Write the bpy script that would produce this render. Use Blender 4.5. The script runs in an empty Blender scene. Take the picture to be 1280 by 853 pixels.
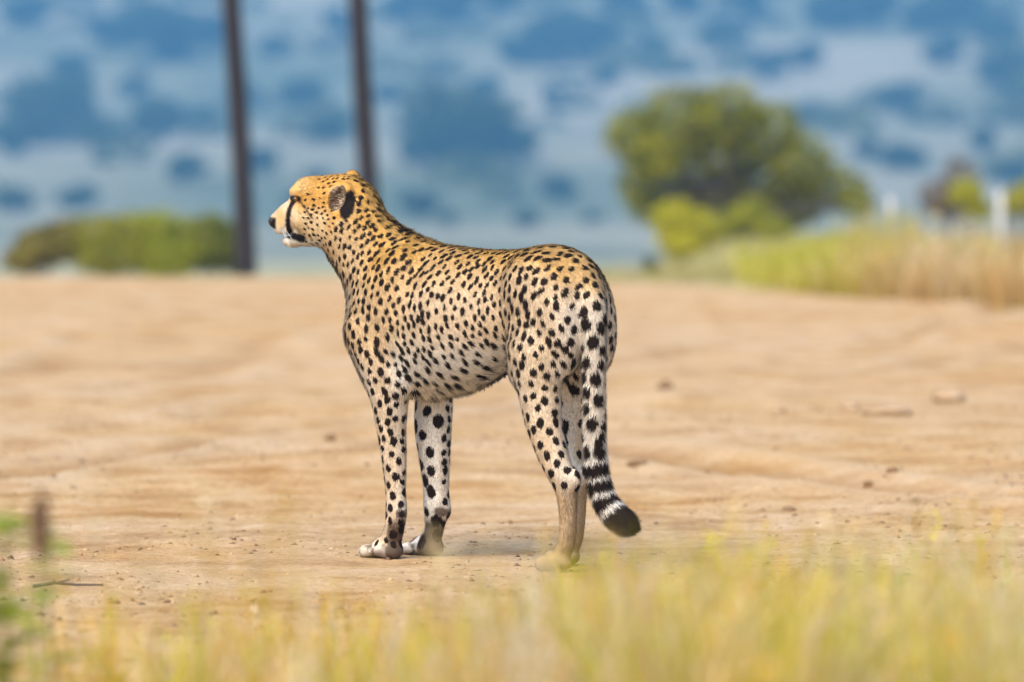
import bpy, math, random
import numpy as np
from mathutils import Vector, Matrix, kdtree

random.seed(7)
RNG = np.random.default_rng(11)
R = math.radians
scene = bpy.context.scene
COL = scene.collection

# ------------------------------------------------------------------ camera, sky, sun, exposure
cam_d = bpy.data.cameras.new('camera')
cam = bpy.data.objects.new('camera', cam_d)
COL.objects.link(cam)
cam.location = (0, 0, 0.85)
cam.rotation_euler = (R(90 - 1.418), 0, 0)
cam_d.lens = 168.75
cam_d.sensor_width = 36
cam_d.clip_start = 0.1
cam_d.clip_end = 6000
cam_d.dof.use_dof = True
cam_d.dof.focus_distance = 11.95
cam_d.dof.aperture_fstop = 2.7
scene.camera = cam

SUN_DIR = Vector((-0.42, -0.62, 0.95)).normalized()          # towards the sun
world = bpy.data.worlds.new('World')
scene.world = world
world.use_nodes = True
wn = world.node_tree.nodes
wl = world.node_tree.links
wn.clear()
sky = wn.new('ShaderNodeTexSky')
sky.sky_type = 'NISHITA'
sky.sun_disc = False
sky.sun_elevation = math.asin(SUN_DIR.z)
sky.sun_rotation = math.atan2(SUN_DIR.x, SUN_DIR.y)
sky.air_density = 1.0
sky.dust_density = 2.5
bg = wn.new('ShaderNodeBackground')
bg.inputs['Strength'].default_value = 0.125
wo = wn.new('ShaderNodeOutputWorld')
wl.new(sky.outputs[0], bg.inputs[0])
wl.new(bg.outputs[0], wo.inputs[0])

sun_d = bpy.data.lights.new('sun', 'SUN')
sun_d.energy = 2.2
sun_d.angle = R(44)
sun_d.color = (1.0, 0.90, 0.76)
sun = bpy.data.objects.new('sun', sun_d)
COL.objects.link(sun)
sun.rotation_euler = (-SUN_DIR).to_track_quat('-Z', 'Y').to_euler()

scene.render.engine = 'CYCLES'
scene.cycles.use_denoising = True
scene.cycles.max_bounces = 6
scene.cycles.transparent_max_bounces = 8
scene.cycles.volume_bounces = 1
scene.view_settings.view_transform = 'Standard'
scene.view_settings.look = 'None'
scene.view_settings.gamma = 1.0
scene.view_settings.use_curve_mapping = False
scene.view_settings.exposure = 1.18


# ------------------------------------------------------------------ helpers
def sstep(a, b, x):
    t = np.clip((x - a) / (b - a), 0, 1)
    return t * t * (3 - 2 * t)


def hash3(i, j, k, seed):
    h = (i.astype(np.int64) * 374761393 + j.astype(np.int64) * 668265263 + k.astype(np.int64) * 2147483647 + seed * 974711)
    h = (h ^ (h >> 13)) * 1274126177
    h = (h ^ (h >> 16)) & 0xFFFFFF
    return h / float(0xFFFFFF)


def vnoise(p, seed=0):
    p = np.asarray(p, dtype=np.float64)
    i = np.floor(p).astype(np.int64)
    t = p - i
    t = t * t * (3 - 2 * t)
    out = 0
    for dx in (0, 1):
        for dy in (0, 1):
            for dz in (0, 1):
                w = (t[:, 0] if dx else 1 - t[:, 0]) * (t[:, 1] if dy else 1 - t[:, 1]) * (t[:, 2] if dz else 1 - t[:, 2])
                out = out + w * hash3(i[:, 0] + dx, i[:, 1] + dy, i[:, 2] + dz, seed)
    return out * 2 - 1


def fbm(p, seed=0, octaves=4, gain=0.5):
    a, s, out = 1.0, 0.0, 0
    q = np.asarray(p, dtype=np.float64).copy()
    for o in range(octaves):
        out = out + a * vnoise(q, seed + o * 17)
        s += a
        a *= gain
        q = q * 2.03 + 11.3
    return out / s


def mesh_from(name, verts, faces, smooth=False):
    """verts (N,3) array; faces a list of index arrays (M,k) or a list of tuples."""
    me = bpy.data.meshes.new(name)
    verts = np.asarray(verts, dtype=np.float32)
    if isinstance(faces, np.ndarray):
        faces = [faces]
    loops, starts, totals, pos = [], [], [], 0
    for f in faces:
        f = np.asarray(f, dtype=np.int32)
        if len(f) == 0:
            continue
        m, k = f.shape
        loops.append(f.ravel())
        starts.append(pos + np.arange(m, dtype=np.int32) * k)
        totals.append(np.full(m, k, dtype=np.int32))
        pos += m * k
    loops = np.concatenate(loops)
    starts = np.concatenate(starts)
    me.vertices.add(len(verts))
    me.vertices.foreach_set('co', verts.ravel())
    me.loops.add(len(loops))
    me.loops.foreach_set('vertex_index', loops)
    me.polygons.add(len(starts))
    me.polygons.foreach_set('loop_start', starts)
    if smooth:
        me.polygons.foreach_set('use_smooth', np.ones(len(starts), dtype=bool))
    me.update(calc_edges=True)
    me.validate()
    return me


def add_col(me, col, name='Col'):
    a = me.attributes.new(name, 'FLOAT_COLOR', 'POINT')
    c = np.ones((len(me.vertices), 4), dtype=np.float32)
    c[:, :3] = col
    a.data.foreach_set('color', c.ravel())


def add_float(me, v, name):
    a = me.attributes.new(name, 'FLOAT', 'POINT')
    a.data.foreach_set('value', np.asarray(v, dtype=np.float32))


def add_vec(me, v, name):
    a = me.attributes.new(name, 'FLOAT_VECTOR', 'POINT')
    a.data.foreach_set('vector', np.asarray(v, dtype=np.float32).ravel())


def link(name, me, mat=None, parent=None, loc=None):
    o = bpy.data.objects.new(name, me)
    COL.objects.link(o)
    if mat is not None and len(me.materials) == 0:
        me.materials.append(mat)
    if parent is not None:
        o.parent = parent
    if loc is not None:
        o.location = loc
    return o


def empty(name, loc=(0, 0, 0), rz=0.0):
    o = bpy.data.objects.new(name, None)
    COL.objects.link(o)
    o.location = loc
    o.rotation_euler = (0, 0, rz)
    o.empty_display_size = 0.1
    return o


def tag(o, label=None, cat=None, group=None, kind=None):
    if label:
        o['label'] = label
    if cat:
        o['category'] = cat
    if group:
        o['group'] = group
    if kind:
        o['kind'] = kind
    return o


class NT:
    """small node-tree builder"""
    def __init__(self, name):
        self.m = bpy.data.materials.new(name)
        self.m.use_nodes = True
        self.t = self.m.node_tree
        self.t.nodes.clear()
        self.out = self.n('ShaderNodeOutputMaterial')

    def n(self, typ, **kw):
        nd = self.t.nodes.new(typ)
        for k, v in kw.items():
            setattr(nd, k, v)
        return nd

    def l(self, a, b):
        self.t.links.new(a, b)

    def noise(self, scale, detail=4, rough=0.55, coord=None, dist=0.0):
        nd = self.n('ShaderNodeTexNoise')
        nd.inputs['Scale'].default_value = scale
        nd.inputs['Detail'].default_value = detail
        nd.inputs['Roughness'].default_value = rough
        nd.inputs['Distortion'].default_value = dist
        if coord is not None:
            self.l(coord, nd.inputs['Vector'])
        return nd.outputs['Fac']

    def ramp(self, fac, stops):
        nd = self.n('ShaderNodeValToRGB')
        el = nd.color_ramp.elements
        while len(el) < len(stops):
            el.new(0.5)
        for e, (p, c) in zip(el, stops):
            e.position = p
            e.color = (*c, 1)
        self.l(fac, nd.inputs[0])
        return nd.outputs[0]

    def mix(self, fac, a, b, mode='MIX'):
        nd = self.n('ShaderNodeMix', data_type='RGBA', blend_type=mode)
        for inp, v in ((nd.inputs[0], fac), (nd.inputs[6], a), (nd.inputs[7], b)):
            if isinstance(v, (float, int)):
                inp.default_value = v
            elif isinstance(v, tuple):
                inp.default_value = (*v, 1)
            else:
                self.l(v, inp)
        return nd.outputs[2]

    def attr(self, name):
        return self.n('ShaderNodeAttribute', attribute_name=name)

    def bump(self, h, strength=0.3, dist=0.02):
        nd = self.n('ShaderNodeBump')
        nd.inputs['Strength'].default_value = strength
        nd.inputs['Distance'].default_value = dist
        self.l(h, nd.inputs['Height'])
        return nd.outputs[0]

    def principled(self, color, rough=0.85, normal=None, spec=0.25):
        b = self.n('ShaderNodeBsdfPrincipled')
        if isinstance(color, tuple):
            b.inputs['Base Color'].default_value = (*color, 1)
        else:
            self.l(color, b.inputs['Base Color'])
        b.inputs['Roughness'].default_value = rough
        b.inputs['Specular IOR Level'].default_value = spec
        if normal is not None:
            self.l(normal, b.inputs['Normal'])
        return b.outputs[0]

    def surf(self, s):
        self.l(s, self.out.inputs['Surface'])
        return self.m

    def coord(self, kind='Object'):
        return self.n('ShaderNodeTexCoord').outputs[kind]


def leaf_material(name, trans=0.35, rough=0.6):
    """foliage coloured by its own vertex colours, part of the light passes through"""
    t = NT(name)
    c = t.attr('Col').outputs['Color']
    d = t.principled(c, rough, spec=0.3)
    tr = t.n('ShaderNodeBsdfTranslucent')
    t.l(c, tr.inputs[0])
    mx = t.n('ShaderNodeMixShader')
    mx.inputs[0].default_value = trans
    t.l(d, mx.inputs[1])
    t.l(tr.outputs[0], mx.inputs[2])
    return t.surf(mx.outputs[0])


# ------------------------------------------------------------------ setting: ground, road, hillside
def road_edge(x):
    """y of the far edge of the dirt road"""
    return 43.0 - 3.0 * sstep(0.3, 1.4, x) * (x > 0) - np.clip(x - 1.4, 0, 6) * 3.05 + 0.25 * np.sin(x * 2.1) + 0.12 * np.sin(x * 5.3 + 1)


def base_height(x, y):
    rise = 0.346 * np.clip((y - 13.5) / 28.5, 0, 1)
    left = rise - np.clip(y - 44, 0, 60) * 0.035 - np.clip(y - 104, 0, 60) * 0.02
    right = rise + 0.27 * sstep(42, 74, y) - np.clip(y - 78, 0, 60) * 0.05 - np.clip(y - 138, 0, 60) * 0.02
    s = sstep(0.8, 3.2, x)
    h = left * (1 - s) + right * s
    return h


def far_height(x, y):
    ys = np.array([200, 400, 630, 810, 1080, 1620, 2250, 2700.])
    hs = np.array([-4.5, -4.0, 2.9, 17.3, 50, 158, 297, 360.])
    return np.interp(y, ys, hs)


def grid_mesh(name, xs, ys, hfun):
    X, Y = np.meshgrid(xs, ys)
    v = np.stack([X.ravel(), Y.ravel(), np.zeros(X.size)], 1)
    v[:, 2] = hfun(v[:, 0], v[:, 1])
    nx, ny = len(xs), len(ys)
    i = (np.arange(ny - 1)[:, None] * nx + np.arange(nx - 1)[None, :]).ravel()
    f = np.stack([i, i + 1, i + nx + 1, i + nx], 1)
    return mesh_from(name, v, f, True)


def dirt_material():
    t = NT('dirt')
    co = t.coord()
    big = t.noise(0.55, 5, 0.6, co, 0.4)
    mid = t.noise(3.2, 5, 0.62, co, 0.3)
    fine = t.noise(40, 5, 0.65, co)
    grit = t.noise(170, 3, 0.7, co)
    c1 = t.ramp(big, [(0.36, (0.54, 0.280, 0.085)), (0.46, (0.59, 0.375, 0.165)), (0.56, (0.60, 0.415, 0.25)), (0.66, (0.56, 0.315, 0.11))])
    c2 = t.ramp(mid, [(0.33, (0.34, 0.17, 0.055)), (0.47, (0.59, 0.375, 0.175)), (0.62, (0.74, 0.55, 0.34))])
    c = t.mix(0.55, c1, c2)
    c3 = t.ramp(fine, [(0.3, (0.62, 0.55, 0.48)), (0.55, (1, 1, 1)), (0.75, (1.15, 1.13, 1.1))])
    c = t.mix(0.8, c, c3, 'MULTIPLY')
    c4 = t.ramp(grit, [(0.31, (0.40, 0.30, 0.21)), (0.41, (1, 1, 1)), (0.6, (1.25, 1.22, 1.18))])
    c = t.mix(0.6, c, c4, 'MULTIPLY')
    rut = t.attr('rut').outputs['Fac']
    c = t.mix(rut, c, t.mix(0.65, c, (0.36, 0.185, 0.060)))
    pale = t.attr('pale').outputs['Fac']
    c = t.mix(pale, c, t.mix(0.6, c, (0.64, 0.46, 0.28)))
    add = t.n('ShaderNodeMath', operation='ADD')
    t.l(fine, add.inputs[0])
    t.l(grit, add.inputs[1])
    return t.surf(t.principled(c, 0.92, t.bump(add.outputs[0], 0.8, 0.016), 0.15))


def field_material(name, a, b, c, scale):
    t = NT(name)
    co = t.coord()
    n1 = t.noise(scale, 5, 0.6, co, 0.5)
    n2 = t.noise(scale * 9, 4, 0.6, co)
    k = t.ramp(n1, [(0.34, a), (0.5, b), (0.66, c)])
    k = t.mix(0.5, k, t.ramp(n2, [(0.3, (0.6, 0.6, 0.55)), (0.65, (1.15, 1.12, 1.05))]), 'MULTIPLY')
    return t.surf(t.principled(k, 0.95, t.bump(n2, 0.4, 0.05), 0.1))


M_dirt = dirt_material()
M_field = field_material('savanna_ground', (0.30, 0.25, 0.11), (0.42, 0.34, 0.17), (0.33, 0.32, 0.10), 0.25)
M_hill = field_material('hillside_grass', (0.12, 0.140, 0.080), (0.22, 0.215, 0.145), (0.36, 0.32, 0.24), 0.009)


def ground_h(x, y):
    inside = 1 - sstep(-0.35, 0.05, y - road_edge(x))
    inside = inside * (np.abs(x) < 14) * (y > 3)
    b = base_height(x, y)
    f = far_height(x, y)
    s = sstep(110, 260, y)
    h = b * (1 - s) + f * s
    n = fbm(np.stack([x * 0.6, y * 0.6, 0 * x], 1), 5, 3) * 0.03
    return h + n * (1 - inside) - 0.07 * inside


xs = np.unique(np.concatenate([np.linspace(-1250, -30, 60), np.linspace(-30, -9, 22), np.linspace(-9, 9, 130), np.linspace(9, 30, 22), np.linspace(30, 1250, 60)]))
ys = np.unique(np.concatenate([np.linspace(-150, 0, 20), np.linspace(0, 30, 31), np.linspace(30, 60, 150), np.linspace(60, 120, 61), np.linspace(120, 440, 80)]))
g = link('ground', grid_mesh('ground', xs, ys, ground_h), M_field)
tag(g, 'dry grassy ground around and beyond the dirt road', kind='structure')


def hill_h(x, y):
    f = far_height(x, y)
    n = fbm(np.stack([x * 0.007, y * 0.0045, 0 * x], 1), 21, 4)
    return f + n * 9.0 * sstep(540, 930, y) - 1.5 * (1 - sstep(412, 436, y))


ys = np.concatenate([np.linspace(412, 1260, 150), np.linspace(1270, 2700, 80)])
xs = np.linspace(-1250, 1250, 180)
g = link('hillside', grid_mesh('hillside', xs, ys, hill_h), M_hill)
tag(g, 'far pale grassy hillside fading into blue haze', kind='structure')


TRACKS = []                                     # (polyline, half width, depth)
for k_ in (0, 1):                               # a vehicle has turned round here
    a_ = np.linspace(-2.0, 1.9, 26)
    TRACKS.append((np.stack([-2.75 + (1.35 - 0.75 * k_) * np.cos(a_), 25.3 + (5.0 - 1.6 * k_) * np.sin(a_)], 1), 0.17, 1.0))
for x0_, y0_, dx_, bend_ in ((-1.75, 15.6, 3.2, 0.10), (-1.75, 17.6, 3.3, 0.10), (-2.6, 21.0, 3.0, 0.05), (0.35, 16.8, -2.4, 0.3), (1.9, 14.6, -1.2, 0.5), (0.9, 20.5, 3.6, 0.2), (2.0, 26.5, 5.0, 0.0)):
    xx_ = np.linspace(0, 3.2, 16)
    TRACKS.append((np.stack([x0_ + xx_, y0_ + dx_ * xx_ * (1 - bend_ * xx_ * 0.4)], 1), 0.13, 0.8))


def wheel_marks(x, y):
    rut, bank = np.zeros(len(x)), np.zeros(len(x))
    wob = 0.10 * vnoise(np.stack([x * 1.1, y * 0.5, 0 * x], 1), 43) + 0.05 * vnoise(np.stack([x * 4, y * 2, 0 * x], 1), 44)
    brk = sstep(-0.45, 0.25, vnoise(np.stack([x * 1.4, y * 0.7, 0 * x], 1), 45))
    for P, wd, dp in TRACKS:
        d = np.full(len(x), 9.0)
        for a, b in zip(P[:-1], P[1:]):
            ab = b - a
            t = np.clip(((x - a[0]) * ab[0] + (y - a[1]) * ab[1]) / (ab @ ab), 0, 1)
            d = np.minimum(d, np.hypot(x - a[0] - t * ab[0], y - a[1] - t * ab[1]))
        d = (d + wob) / wd
        rut = np.maximum(rut, dp * np.exp(-d * d) * brk)
        bank = np.maximum(bank, dp * np.exp(-((d - 2.0) ** 2) * 1.4) * brk)
    return rut, bank * (1 - rut)


def road_relief(x, y):
    p = np.stack([x, y, 0 * x], 1)
    r = 0.040 * fbm(p * np.array([0.55, 0.55, 1]), 31, 3)
    r += 0.012 * fbm(p * 2.6, 33, 4)
    r += 0.0110 * np.abs(fbm(p * 9.0, 35, 3))
    rut, bank = wheel_marks(x, y)
    r += -0.034 * rut + 0.026 * bank
    calm = np.exp(-((x + 0.06) ** 2 / 0.30 + (y - 12.0) ** 2 / 0.45))
    return r * (1 - 0.93 * calm)


def road_h(x, y):
    return base_height(x, y) + road_relief(x, y) + 0.0


# grid follows the far edge so that the road ends where the verge starts
rx = np.unique(np.concatenate([np.linspace(-14, -3.5, 60), np.linspace(-3.5, 3.5, 300), np.linspace(3.5, 14, 60)]))
tt = np.concatenate([np.linspace(0, 0.10, 12)[:-1], np.linspace(0.10, 0.40, 330)[:-1], np.linspace(0.40, 1.0, 200)])
RX, TT = np.meshgrid(rx, tt)
edge = np.maximum(road_edge(RX), 8)
RY = 4 + (edge - 4) * TT
v = np.stack([RX.ravel(), RY.ravel(), road_h(RX.ravel(), RY.ravel())], 1)
lip = (TT.ravel() > 0.9999) | (TT.ravel() < 1e-6)
v[lip, 2] -= 0.10
nx, ny = len(rx), len(tt)
i = (np.arange(ny - 1)[:, None] * nx + np.arange(nx - 1)[None, :]).ravel()
me = mesh_from('dirt_road', v, np.stack([i, i + 1, i + nx + 1, i + nx], 1), True)
rut_, bank_ = wheel_marks(RX.ravel(), RY.ravel())
add_float(me, rut_, 'rut')
add_float(me, bank_, 'pale')
road = link('dirt_road', me, M_dirt)
tag(road, 'wide tan dirt road with worn wheel ruts', kind='structure')


def zroad(x, y):
    a, b = np.atleast_1d(np.asarray(x, float)), np.atleast_1d(np.asarray(y, float))
    return road_h(a, b)


def zground(x, y):
    a, b = np.atleast_1d(np.asarray(x, float)), np.atleast_1d(np.asarray(y, float))
    return ground_h(a, b)


# ------------------------------------------------------------------ foliage builders
def leaf_cloud(blobs, n, size, c_lo, c_hi, rng, shell=0.55, up=0.35, light=0.0):
    """leaf quads through the volume of ellipsoid blobs [(cx,cy,cz,rx,ry,rz)], denser towards the shell"""
    B = np.array(blobs, float)
    vol = (B[:, 3] * B[:, 4] * B[:, 5]) ** (2 / 3)
    pick = rng.choice(len(B), n, p=vol / vol.sum())
    b = B[pick]
    d = rng.normal(size=(n, 3))
    d /= np.linalg.norm(d, axis=1, keepdims=True)
    lump = 1 + 0.30 * fbm(d * 2.2 + b[:, :3] * 3.1, 77, 3) + 0.10 * rng.normal(size=n)
    rad = (shell + (1 - shell) * rng.random(n) ** 0.6) * lump
    p = b[:, :3] + d * rad[:, None] * b[:, 3:6]
    nrm = d + rng.normal(size=(n, 3)) * 0.7 + np.array([0, 0, up])
    nrm /= np.linalg.norm(nrm, axis=1, keepdims=True)
    t = np.cross(nrm, rng.normal(size=(n, 3)))
    t /= np.linalg.norm(t, axis=1, keepdims=True)
    u = np.cross(nrm, t)
    s = size * (0.6 + 0.8 * rng.random(n))[:, None]
    v = np.concatenate([p - t * s, p - u * s * 0.45 + nrm * s * 0.12, p + t * s, p + u * s * 0.45 + nrm * s * 0.12])
    i = np.arange(n)
    f = np.stack([i, i + n, i + 2 * n, i + 3 * n], 1)
    k = np.clip(0.5 + 0.5 * fbm(p / (B[:, 3].mean() * 0.55), 91, 3) + 0.25 * rng.normal(size=n), 0, 1)[:, None]
    c = np.array(c_lo) * (1 - k) + np.array(c_hi) * k
    return v, f, np.tile(c, (4, 1))


def tube(points, radii, sides=7):
    P = np.array(points, float)
    v, f = [], []
    n = len(P)
    for i in range(n):
        d = P[min(i + 1, n - 1)] - P[max(i - 1, 0)]
        d /= np.linalg.norm(d) + 1e-9
        a = np.cross(d, [0.31, 0.95, 0.05])
        a /= np.linalg.norm(a) + 1e-9
        b = np.cross(d, a)
        for k in range(sides):
            q = 2 * math.pi * k / sides
            v.append(P[i] + radii[i] * (a * math.cos(q) + b * math.sin(q)))
    for i in range(n - 1):
        for k in range(sides):
            k2 = (k + 1) % sides
            f.append((i * sides + k, i * sides + k2, (i + 1) * sides + k2, (i + 1) * sides + k))
    v.append(P[0])
    v.append(P[-1])
    e0, e1 = n * sides, n * sides + 1
    tri = []
    for k in range(sides):
        k2 = (k + 1) % sides
        tri.append((e0, k2, k))
        tri.append((e1, (n - 1) * sides + k, (n - 1) * sides + k2))
    return np.array(v), np.array(f), np.array(tri)


def tubes_mesh(name, specs, sides=7):
    V, Q, T, o = [], [], [], 0
    for pts, rad in specs:
        v, f, t = tube(pts, rad, sides)
        V.append(v)
        Q.append(f + o)
        T.append(t + o)
        o += len(v)
    return mesh_from(name, np.concatenate(V), [np.concatenate(Q), np.concatenate(T)], True)


M_leaf = leaf_material('leaves', 0.4)
tb = NT('bark')
co = tb.coord()
M_bark = tb.surf(tb.principled(tb.ramp(tb.noise(14, 5, 0.6, co, 0.6), [(0.3, (0.05, 0.037, 0.028)), (0.7, (0.17, 0.13, 0.10))]), 0.9, tb.bump(tb.noise(30, 4, 0.6, co), 0.6, 0.02)))


def trunk_mesh(name, blobs, r0, rng, base=(0, 0)):
    top = np.array(blobs, float)
    specs = []
    zf = top[:, 2].mean() * 0.45
    fork = np.array([base[0], base[1], zf])
    specs.append(([(base[0], base[1], -0.15), (base[0] + 0.03 * rng.normal(), base[1], zf * 0.5), tuple(fork)], [r0 * 1.25, r0, r0 * 0.85]))
    for b in top:
        e = b[:3] + np.array([0, 0, b[5] * 0.2])
        m = fork * 0.5 + e * 0.5 + rng.normal(size=3) * 0.08 * b[3]
        specs.append(([tuple(fork), tuple(m), tuple(e)], [r0 * 0.6, r0 * 0.4, r0 * 0.12]))
        for _ in range(2):
            e2 = b[:3] + rng.normal(size=3) * b[3:6] * 0.5
            specs.append(([tuple(m), tuple((m + e2) / 2 + rng.normal(size=3) * 0.05), tuple(e2)], [r0 * 0.3, r0 * 0.2, r0 * 0.06]))
    return tubes_mesh(name, specs)


def make_tree(name, loc, blobs, n, leaf, lo, hi, label, cat, group, rng, r0=0.1, base=(0, 0), crown_name='crown'):
    root = empty(name, loc)
    tag(root, label, cat, group)
    v, f, c = leaf_cloud(blobs, n, leaf, lo, hi, rng)
    me = mesh_from(crown_name, v, f)
    add_col(me, c)
    link(crown_name, me, M_leaf, root)
    link('trunk', trunk_mesh('trunk', blobs, r0, rng, base), M_bark, root)
    return root


# ------------------------------------------------------------------ trees on the far hillside
rng = np.random.default_rng(5)
HILL_LABEL = 'dark round tree on the far hazy hillside'
protos = []
for kblob in range(4):
    blobs = []
    for _ in range(7):
        a = rng.random() * 6.28
        r_ = rng.random() ** 0.5 * 0.62
        blobs.append((math.cos(a) * r_, math.sin(a) * r_, 0.42 + 0.22 * rng.random() - 0.10 * r_, 0.34 + 0.14 * rng.random(), 0.36, 0.22 + 0.12 * rng.random()))
    blobs.append((0, 0, 0.50, 0.5, 0.5, 0.34))
    t_ = make_tree('hillside_tree', (0, 0, 0), blobs, 2600, 0.075, (0.025, 0.042, 0.014), (0.085, 0.12, 0.04), HILL_LABEL, 'tree', 'trees scattered over the far hillside', rng, 0.05)
    protos.append(t_)


def copy_tree(o):
    c = o.copy()
    COL.objects.link(c)
    for ch in o.children:
        d = ch.copy()
        COL.objects.link(d)
        d.parent = c
    return c


def hill_spot(px, py):
    """where the line of sight through a picture point meets the hillside (used once to lay the trees out)"""
    yy = np.linspace(540, 1620, 1200)
    h = hill_h(yy * (px - 640) / 6000, yy)
    pr = 278 - (h - 0.85) / yy * 6000
    k = np.argmin(np.abs(pr - py))
    return yy[k] * (px - 640) / 6000, yy[k], h[k]


# crown centre (x, y in picture pixels), width in pixels
hill_spots = [(62, 150, 150), (15, 175, 90), (130, 175, 70), (205, 158, 95), (250, 150, 55), (200, 52, 120), (265, 40, 80), (130, 45, 70), (330, 205, 60),
              (590, 182, 165), (540, 190, 80), (650, 185, 80), (700, 52, 130), (655, 70, 60), (745, 40, 60), (560, 8, 110), (500, 12, 70), (620, 2, 60),
              (412, 165, 60), (370, 125, 70), (345, 60, 50), (530, 260, 60), (695, 240, 50), (820, 70, 60), (900, 45, 70), (960, 88, 60), (1030, 20, 80),
              (1090, 12, 110), (1160, 25, 90), (1200, 10, 70), (1260, 95, 90), (1275, 130, 60), (1225, 180, 50), (1180, 70, 60), (1120, 130, 55), (1080, 190, 50),
              (1000, 150, 45), (40, 20, 70), (420, 30, 50), (690, 130, 40), (780, 10, 70), (860, 5, 60), (1130, 200, 60), (1260, 220, 60), (230, 215, 60),
              (100, 250, 60), (20, 255, 50), (370, 260, 46), (480, 120, 44), (610, 115, 46), (760, 95, 44), (930, 10, 60), (300, 120, 55), (170, 110, 50),
              (660, 285, 36), (560, 300, 34), (740, 275, 30), (1010, 75, 50), (1240, 40, 70), (80, 85, 60), (395, 225, 44)]
BIG = {(62, 150): 'largest dark tree on the hazy hillside above the brownish bush', (200, 52): 'broad dark tree high on the hazy hillside above the bush row',
       (590, 182): 'widest dark tree on the hazy hillside just above the middle of the cheetah\'s back', (700, 52): 'broad dark tree on the hazy hillside high above the cheetah\'s rump',
       (205, 158): 'medium dark tree on the hazy hillside midway between the largest tree and the standalone pole',
       (560, 8): 'broad dark tree highest up the hazy hillside above the cheetah\'s back', (1090, 12): 'broad dark tree highest up the hazy hillside beyond the spreading tree',
       (1260, 95): 'dark tree on the hazy hillside high above the short white post'}
for q, (px, py, w) in enumerate(hill_spots):
    base_py = py + w * 0.22
    x, y, z = hill_spot(px, base_py)
    o = protos[q] if q < 4 else copy_tree(protos[q % 4])
    s = w * y / 6000 / 1.65
    o.location = (x, y, z - 0.03 * s)
    o.scale = (s, s, s * (1.0 + 0.3 * rng.random()))
    o.rotation_euler = (0, 0, rng.random() * 6.28)
    o['label'] = BIG.get((px, py), 'small dark tree dotted on the far hazy hillside' if w < 62 else 'medium sized dark tree on the far hazy hillside')

# low scrub that mottles the slope between the trees
rng = np.random.default_rng(15)
n = 230
sy = 590 + rng.random(n) ** 0.8 * 760
sx = rng.uniform(-0.12, 0.12, n) * sy
SV, SF, SC, so = [], [], [], 0
for x_, y_, h_ in zip(sx, sy, hill_h(sx, sy)):
    rr_ = rng.uniform(1.4, 4.6)
    k_ = rng.random()
    v, f, c = leaf_cloud([(x_, y_, h_ + rr_ * 0.35, rr_ * 1.5, rr_ * 1.5, rr_ * 0.6)], 60, rr_ * 0.36, (0.05 + 0.06 * k_, 0.07 + 0.06 * k_, 0.03), (0.12 + 0.1 * k_, 0.14 + 0.09 * k_, 0.06), rng)
    SV.append(v)
    SF.append(f + so)
    SC.append(c)
    so += len(v)
me = mesh_from('hillside_scrub', np.concatenate(SV), np.concatenate(SF))
add_col(me, np.concatenate(SC))
tag(link('hillside_scrub', me, M_leaf), 'low grey green scrub mottling the far hillside', 'scrub', kind='stuff')

# ------------------------------------------------------------------ trees and bushes beyond the road
rng = np.random.default_rng(9)
GREEN_LO, GREEN_HI = (0.060, 0.075, 0.002), (0.46, 0.43, 0.006)


def at(px, Y):
    return (px - 640) / 6000 * Y


def blobs_from(list_px, Y, cx, base_py, depth=1.0):
    m = Y / 6000
    return [((x - cx) * m, dy * m, (base_py - y) * m, rx * m, rx * m * depth, ry * m) for (x, y, dy, rx, ry) in list_px]


Y = 70.0
bl = blobs_from([(792, 178, 0, 40, 38), (850, 160, 20, 58, 48), (905, 152, -10, 55, 42), (955, 175, 10, 52, 42), (1000, 212, 0, 46, 40), (1045, 243, 10, 42, 28),
                 (1068, 262, -10, 26, 20), (795, 235, 0, 26, 34), (880, 205, 70, 80, 44), (965, 240, 60, 60, 34), (820, 205, -30, 40, 34),
                 (915, 268, 60, 62, 36), (985, 270, 50, 50, 30), (850, 268, 60, 46, 34), (810, 262, 20, 26, 26)], Y, 905, 312)
x = at(905, Y)
make_tree('spreading_tree', (x, Y, float(zground(x, Y)[0]) - 0.05), bl, 17000, 0.050, GREEN_LO, GREEN_HI,
          'broad rounded olive green tree beyond the road, tallest of the greenery', 'tree', None, rng, 0.11, (0.2, 0.2))
Y = 66.0
YEL_LO, YEL_HI = (0.36, 0.35, 0.006), (0.68, 0.60, 0.012)
bl = blobs_from([(842, 256, 0, 30, 27), (872, 268, 10, 32, 26), (852, 286, -10, 32, 20)], Y, 855, 308)
x = at(855, Y)
make_tree('bush', (x, Y, float(zground(x, Y)[0])), bl, 2600, 0.04, YEL_LO, YEL_HI, 'bright yellow green bush under the left side of the spreading tree', 'bush', 'bushes beyond the road', rng, 0.03, crown_name='foliage')
bl = blobs_from([(940, 272, 0, 28, 22), (912, 288, 10, 28, 16), (965, 290, -10, 26, 15)], Y, 935, 306)
x = at(935, Y)
make_tree('bush', (x, Y + 0.6, float(zground(x, Y)[0])), bl, 1800, 0.04, (0.22, 0.24, 0.006), (0.46, 0.44, 0.012), 'small yellow green bush under the dark hollow of the spreading tree', 'bush', 'bushes beyond the road', rng, 0.03, crown_name='foliage')

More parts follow.
